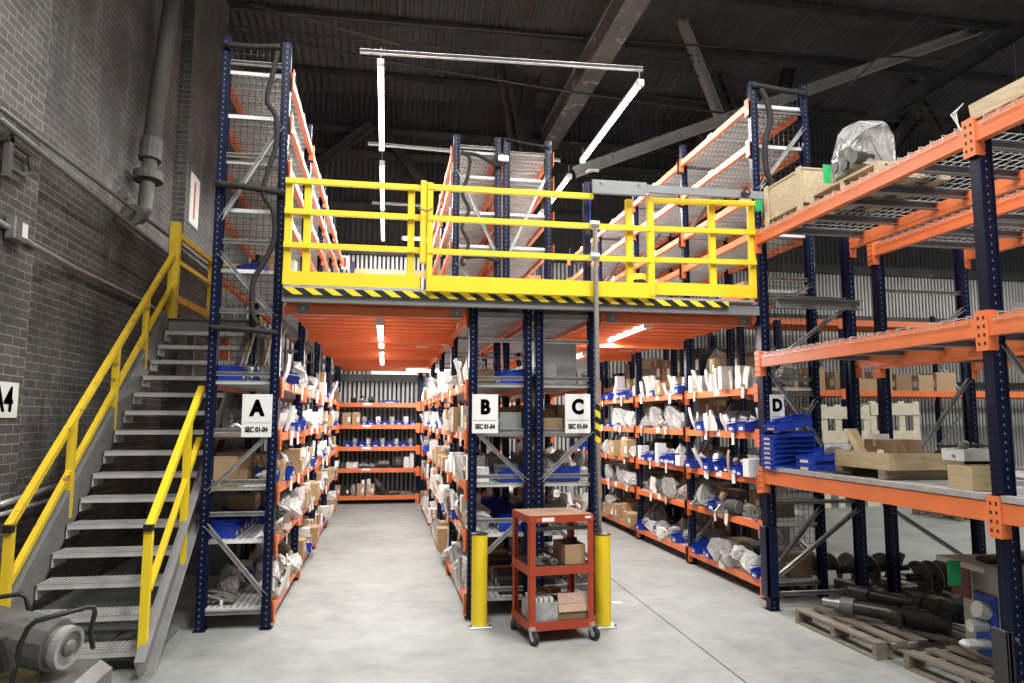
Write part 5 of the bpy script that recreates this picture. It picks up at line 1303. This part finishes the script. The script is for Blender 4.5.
# top level: chipboard crate, wrapped load, timber
tz = 3.475
box_thing('chipboard_crate', 'chipboard crate with battens on the top deck beside the D rack', 'crate', 3.50, 3.80, 5.50, 6.12, tz+.08, tz+.38, 'osb', 0,
          battens=[(-.165, -.15, -.30, -.23, -.08, .33), (-.165, -.15, .25, .31, -.08, .33), (-.15, .15, -.328, -.31, .0, .06)])
for k, y in enumerate((5.53, 5.80, 6.02)):
    t = MB().box(3.52, 3.80, y, y+.06, tz-.0, tz+.078).build('wood_bearer', 'pallet_new'); tag(t, '%s timber bearer under the chipboard crate on top deck' % ('front', 'middle', 'rear')[k], 'timber')
pallet('pale new pallet under the plastic wrapped load on top deck', pm(3.50, 5.40, tz, -90), .85, .60, 'pallet_new', h=.11)
def wrapped():
    rn = random.Random(21); bm = bmesh.new()
    for k in range(46):
        z = rn.uniform(-1, 1); t = rn.uniform(0, 2*math.pi); e = (1-abs(max(z, .1))**3.)**.5 if z > .1 else 1.
        sq = lambda v: math.copysign(abs(v)**.6, v)
        bm.verts.new((sq(math.cos(t))*e*rn.uniform(.88, 1), sq(math.sin(t))*e*rn.uniform(.88, 1), z))
    bmesh.ops.convex_hull(bm, input=bm.verts[:]); bmesh.ops.delete(bm, geom=[v for v in bm.verts if not v.link_faces], context='VERTS')
    for rd, (lo, hi) in enumerate(((.90, 1.02), (.955, 1.02), (.975, 1.015))):
        pk = bmesh.ops.poke(bm, faces=bm.faces[:])
        for v in pk['verts']: v.co *= rn.uniform(lo, hi)
    me = MB()
    bm.verts.index_update()
    me.v = [tuple(Vector((v.co.x*.205, v.co.y*.23, v.co.z*.265))+Vector((3.735, 5.02, tz+.10+.265))) for v in bm.verts]
    me.f = [tuple(v.index for v in f.verts) for f in bm.faces]; bm.free(); return me
wr = thing('wrapped_load', 'machine load wrapped in creased clear plastic film on top deck pallet', 'wrapped load', (3.9, 4.8, tz+.11))
M['film'] = plain('creased_film', (.36, .355, .34), .16, 0, .6, 7, bump=1., bscale=16, dirt=((.08, .08, .08), 5, .63))
wrapped().build('film', 'film', wr)
for (x, y, z, r) in ((3.58, 4.86, .25, .05), (3.58, 5.1, .25, .045), (3.58, 4.98, .23, .04)): MB().tube([(x-.05, y, tz+z), (x+.1, y, tz+z)], r, 12).build('wrapped_part', 'metal_dark', wr)
o = thing('timber_piece', 'tan timber piece tied with white string on top deck edge', 'timber', (3.5, 3.45, tz))
MB().bar((3.48, 3.62, tz+.05), (3.62, 3.05, tz+.12), .16, .10).build('timber', 'pallet_new', o)
for k in range(3): MB().tube([(3.42+.01*k, 3.66+.02*k, tz+.14), (3.40, 3.70+.02*k, tz+.10), (3.41, 3.70-.02*k, tz-.02-.02*k)], .004, 5).build('string', 'rope', o)
for (px0, px1, py0, py1, Y, l_) in ((755, 762, 196, 211, 6.2, 'green tag card on the post at right end of railing'), (823.5, 831, 165, 183, 5.1, 'green tag card on the pallet under wrapped load')):
    a, b_ = atY(px0, py1, Y), atY(px1, py0, Y); t = MB().box(a.x, b_.x, Y-.002, Y, a.z, b_.z).build('tag_card', 'green'); tag(t, l_, 'card')

# --- on and in the cart
def on_cart(k, x, y, z, w, d_, h, label, cat, mat=None, tilt=(0, 0)):
    c = cart_pt(x+w/2, y+d_/2, z); return put(PR[k], tuple(c), (d_, w, h), RZ+math.pi/2, label, cat, 'things on the cart', tilt, mat)
on_cart('br', .06, .10, .566, .10, .12, .05, 'flat steel part lying on the cart middle shelf', 'metal part'); on_cart('va', .14, .14, .566, .09, .10, .12, 'small silver valve on the cart middle shelf', 'valve')
on_cart('fl', .19, .04, .566, .07, .08, .05, 'small steel flange at front of cart middle shelf', 'flange')
cx0 = cM @ Matrix.Translation((.41, .21, .566)); 
def cbox(name, label, cx, cy, z, w, d_, h, mat, deg=0, open_top=True):
    M4 = cM @ Matrix.Translation((cx, cy, z)) @ Matrix.Rotation(math.radians(deg), 4, 'Z'); o = thing(name, label, 'box', tuple(M4 @ Vector((0, 0, 0)))); a, c = w/2, d_/2; t = .005
    for (p0, p1, q0, q1) in ((-a, -a+t, -c, c), (a-t, a, -c, c), (-a+t, a-t, -c, -c+t), (-a+t, a-t, c-t, c)): MB().box(p0, p1, q0, q1, 0, h, M4).build('side_panel', mat, o)
    MB().box(-a+t, a-t, -c+t, c-t, 0, t, M4).build('base', mat, o)
    return o, M4
o, m4 = cbox('open_box', 'open cardboard box of black parts on cart middle shelf', .40, .2, .566, .17, .28, .15, 'card')
k = MB().rbox(-.07, .07, -.12, .12, .01, .12, .02, m4)
for q in range(6): k.bar(m4 @ Vector((-.06+q*.024, -.05, .1)), m4 @ Vector((-.05+q*.02, -.02, .19)), .012, .02)
k = k.build('black_parts', 'rubber'); tag(k, 'black rubber parts filling the open box on the cart', 'parts')
o, m4 = cbox('open_box', 'cardboard box with pink lid at right of cart bottom shelf', .375, .13, .157, .27, .20, .12, 'card_dark')
t = MB().box(-.13, .13, -.125, -.115, .03, .17, m4 @ Matrix.Rotation(math.radians(-14), 4, 'X')).build('pale_card', plain('speckled_pink_card', (.55, .36, .28), .8, 0, .3, 40)); tag(t, 'speckled pinkish card leaning on box on cart bottom shelf', 'card')
o, m4 = cbox('clear_bin', 'clear plastic bin of packets at left of cart bottom shelf', .13, .15, .157, .21, .26, .14, 'clear')
for q in range(4): t = MB().box(-.08+q*.042, -.05+q*.042, -.11, .11, .01, .17, m4).build('envelope', 'tray'); tag(t, '%s pale packet from left in the clear cart bin' % ORD[q], 'packet')
on_cart('cd', .17, .30, .157, .2, .13, .17, 'dark cardboard box at back of cart bottom shelf', 'box')
on_cart('pk2', .20, .10, .31, .2, .15, .02, 'white paper lying across the boxes on cart bottom shelf', 'paper')
# loose paper scrap on the floor
p = atZ(617, 603, 0); t = MB().box(p.x-.05, p.x+.05, p.y-.04, p.y+.04, .001, .006, None).build('paper_scrap', 'white'); tag(t, 'small white paper scrap on floor right of bollard', 'paper')

# ---------------------------------------------- far right hall: racks, pallets
GY = 14.3
rg_ = thing('pallet_rack', 'distant orange beamed rack along the back wall, far right', 'storage rack', (6.6, GY, 0))
for x in (6.8, 9.9, 13.0):
    f_ = MB().bar((x, GY+.1, .3), (x, GY+.9, 1.2), .04, .04).bar((x, GY+.1, 2.0), (x, GY+.9, 1.2), .04, .04).bar((x, GY+.1, 2.2), (x, GY+.9, 3.1), .04, .04).build('upright_frame', 'brace', rg_, origin=(x, GY, 0))
    for yy in (GY+.04, GY+.96): inst(('post', 4.2, .085, .075), lambda: (post_mb(4.2, .085, .075), 'upright'), 'post', f_, (x, yy, 0), math.pi/2)
for x0_, x1_ in ((6.8, 9.9), (9.9, 13.0), (13.0, 17)):
    for z in (2.35, 3.9):
        for yy in (GY, GY+1.0):
            o = MB().box(x0_+.05, x1_-.05, yy-.025, yy+.025, z-.13, z).build('shelf_beam', 'orange', rg_)
            for xx in (x0_+.06, x1_-.06): MB().box(xx-.05, xx+.05, yy-.035, yy-.025, z-.2, z+.03).build('beam_connector', 'orange', o)
        MB().box(x0_+.05, x1_-.05, GY+.03, GY+.97, z-.01, z-.002).build('shelf_deck', 'galv', rg_)
rnd = random.Random(11); i = 0; x = 7.0
while x < 12.6 and i < 18:
    w = rnd.uniform(.25, .5); k = rnd.choice(['cb', 'cd', 'gb', 'wc', 'cb']); dz = DESC[k]
    item(k, x, x+w, GY+.1, GY+.6, 2.35, rnd.uniform(.25, .5), '%s, %s from left on the distant rack by back wall' % (dz[0], ORD[i]), dz[1], group='boxes on the distant rack')
    x += w+rnd.uniform(.02, .25); i += 1
def crate_frame(label, x0, x1, y, h, mat='cream'):
    o = thing('cream_crate_frame', label, 'crate frame', ((x0+x1)/2, y, 0))
    n = 3
    for k in range(n+1):
        xx = x0+(x1-x0-.12)*k/n
        MB().box(xx, xx+.14, y, y+.04, 0, h).build('upright_slat', mat, o)
    for z in (.5, 1.25, h-.28): MB().box(x0, x1, y-.03, y, z, z+.24).build('cross_board', mat, o)
    MB().box(x0, x1, y+.04, y+.7, h-.1, h-.04).build('top_board', mat, o)
    return o
crate_frame('large cream slatted crate frame standing left in far hall', 8.45, 9.5, 13.0, 2.0)
crate_frame('large cream slatted crate frame standing right in far hall', 9.6, 10.7, 13.1, 2.08)
for i, (x, y) in enumerate(((9.6, 10.9), (10.4, 9.9), (11.2, 11.1))):
    pallet('far floor pallet in the right hall, %s from the left' % ORD[i], pm(x, y, 0, 8), 1.1, 1.0)
    item('gb', x+.1, x+.6, y+.2, y+.8, .125, .35, 'grey drum box on the %s far floor pallet' % ORD[i], 'box', mat='metal')
# plastic wrapped things behind the end of the D rack at floor level
item('cl2', 4.45, 5.1, 8.0, 8.7, 0, .85, 'large clear plastic wrapped pile on floor behind mesh guard', 'wrapped pile')
item('cl1', 4.35, 4.8, 7.2, 7.7, 0, .4, 'low plastic wrapped pile behind the auger pallet', 'wrapped pile')
item('bag1', 3.7, 4.1, 6.72, 6.95, .18, .25, 'pale bag inside the end of the D rack bottom shelf', 'bag'); item('bu', 3.78, 4.2, 6.85, 7.1, .125, .15, 'grey pipe parts on the small pale pallet', 'pipe parts')
# silver horizontal rails / duct against the back wall at right
for z, nm in ((4.1, 'upper'), (3.35, 'lower')):
    t = MB().tube([(5.6, 17.4, z), (13, 17.4, z)], .06, 8).build('wall_duct', 'galv' if z > 4 else 'steel_dark'); tag(t, '%s long horizontal duct across the far right wall' % nm, 'duct')

# ------------------------------------------------------------- world, output
w = bpy.data.worlds.new('world'); SC.world = w; w.use_nodes = True
w.node_tree.nodes['Background'].inputs[0].default_value = (.95, .97, 1, 1); w.node_tree.nodes['Background'].inputs[1].default_value = .22
vs_ = SC.view_settings; vs_.view_transform = 'Standard'; vs_.look = 'None'; vs_.gamma = 1; vs_.use_curve_mapping = False; vs_.exposure = -.15
SC.cycles.use_denoising = True
SC.cycles.max_bounces = 6; SC.cycles.diffuse_bounces = 3; SC.cycles.glossy_bounces = 3
for o in bpy.data.objects:
    if '_loc' in o: del o['_loc']
# linked copies of the slotted posts etc. carry no labels of their own
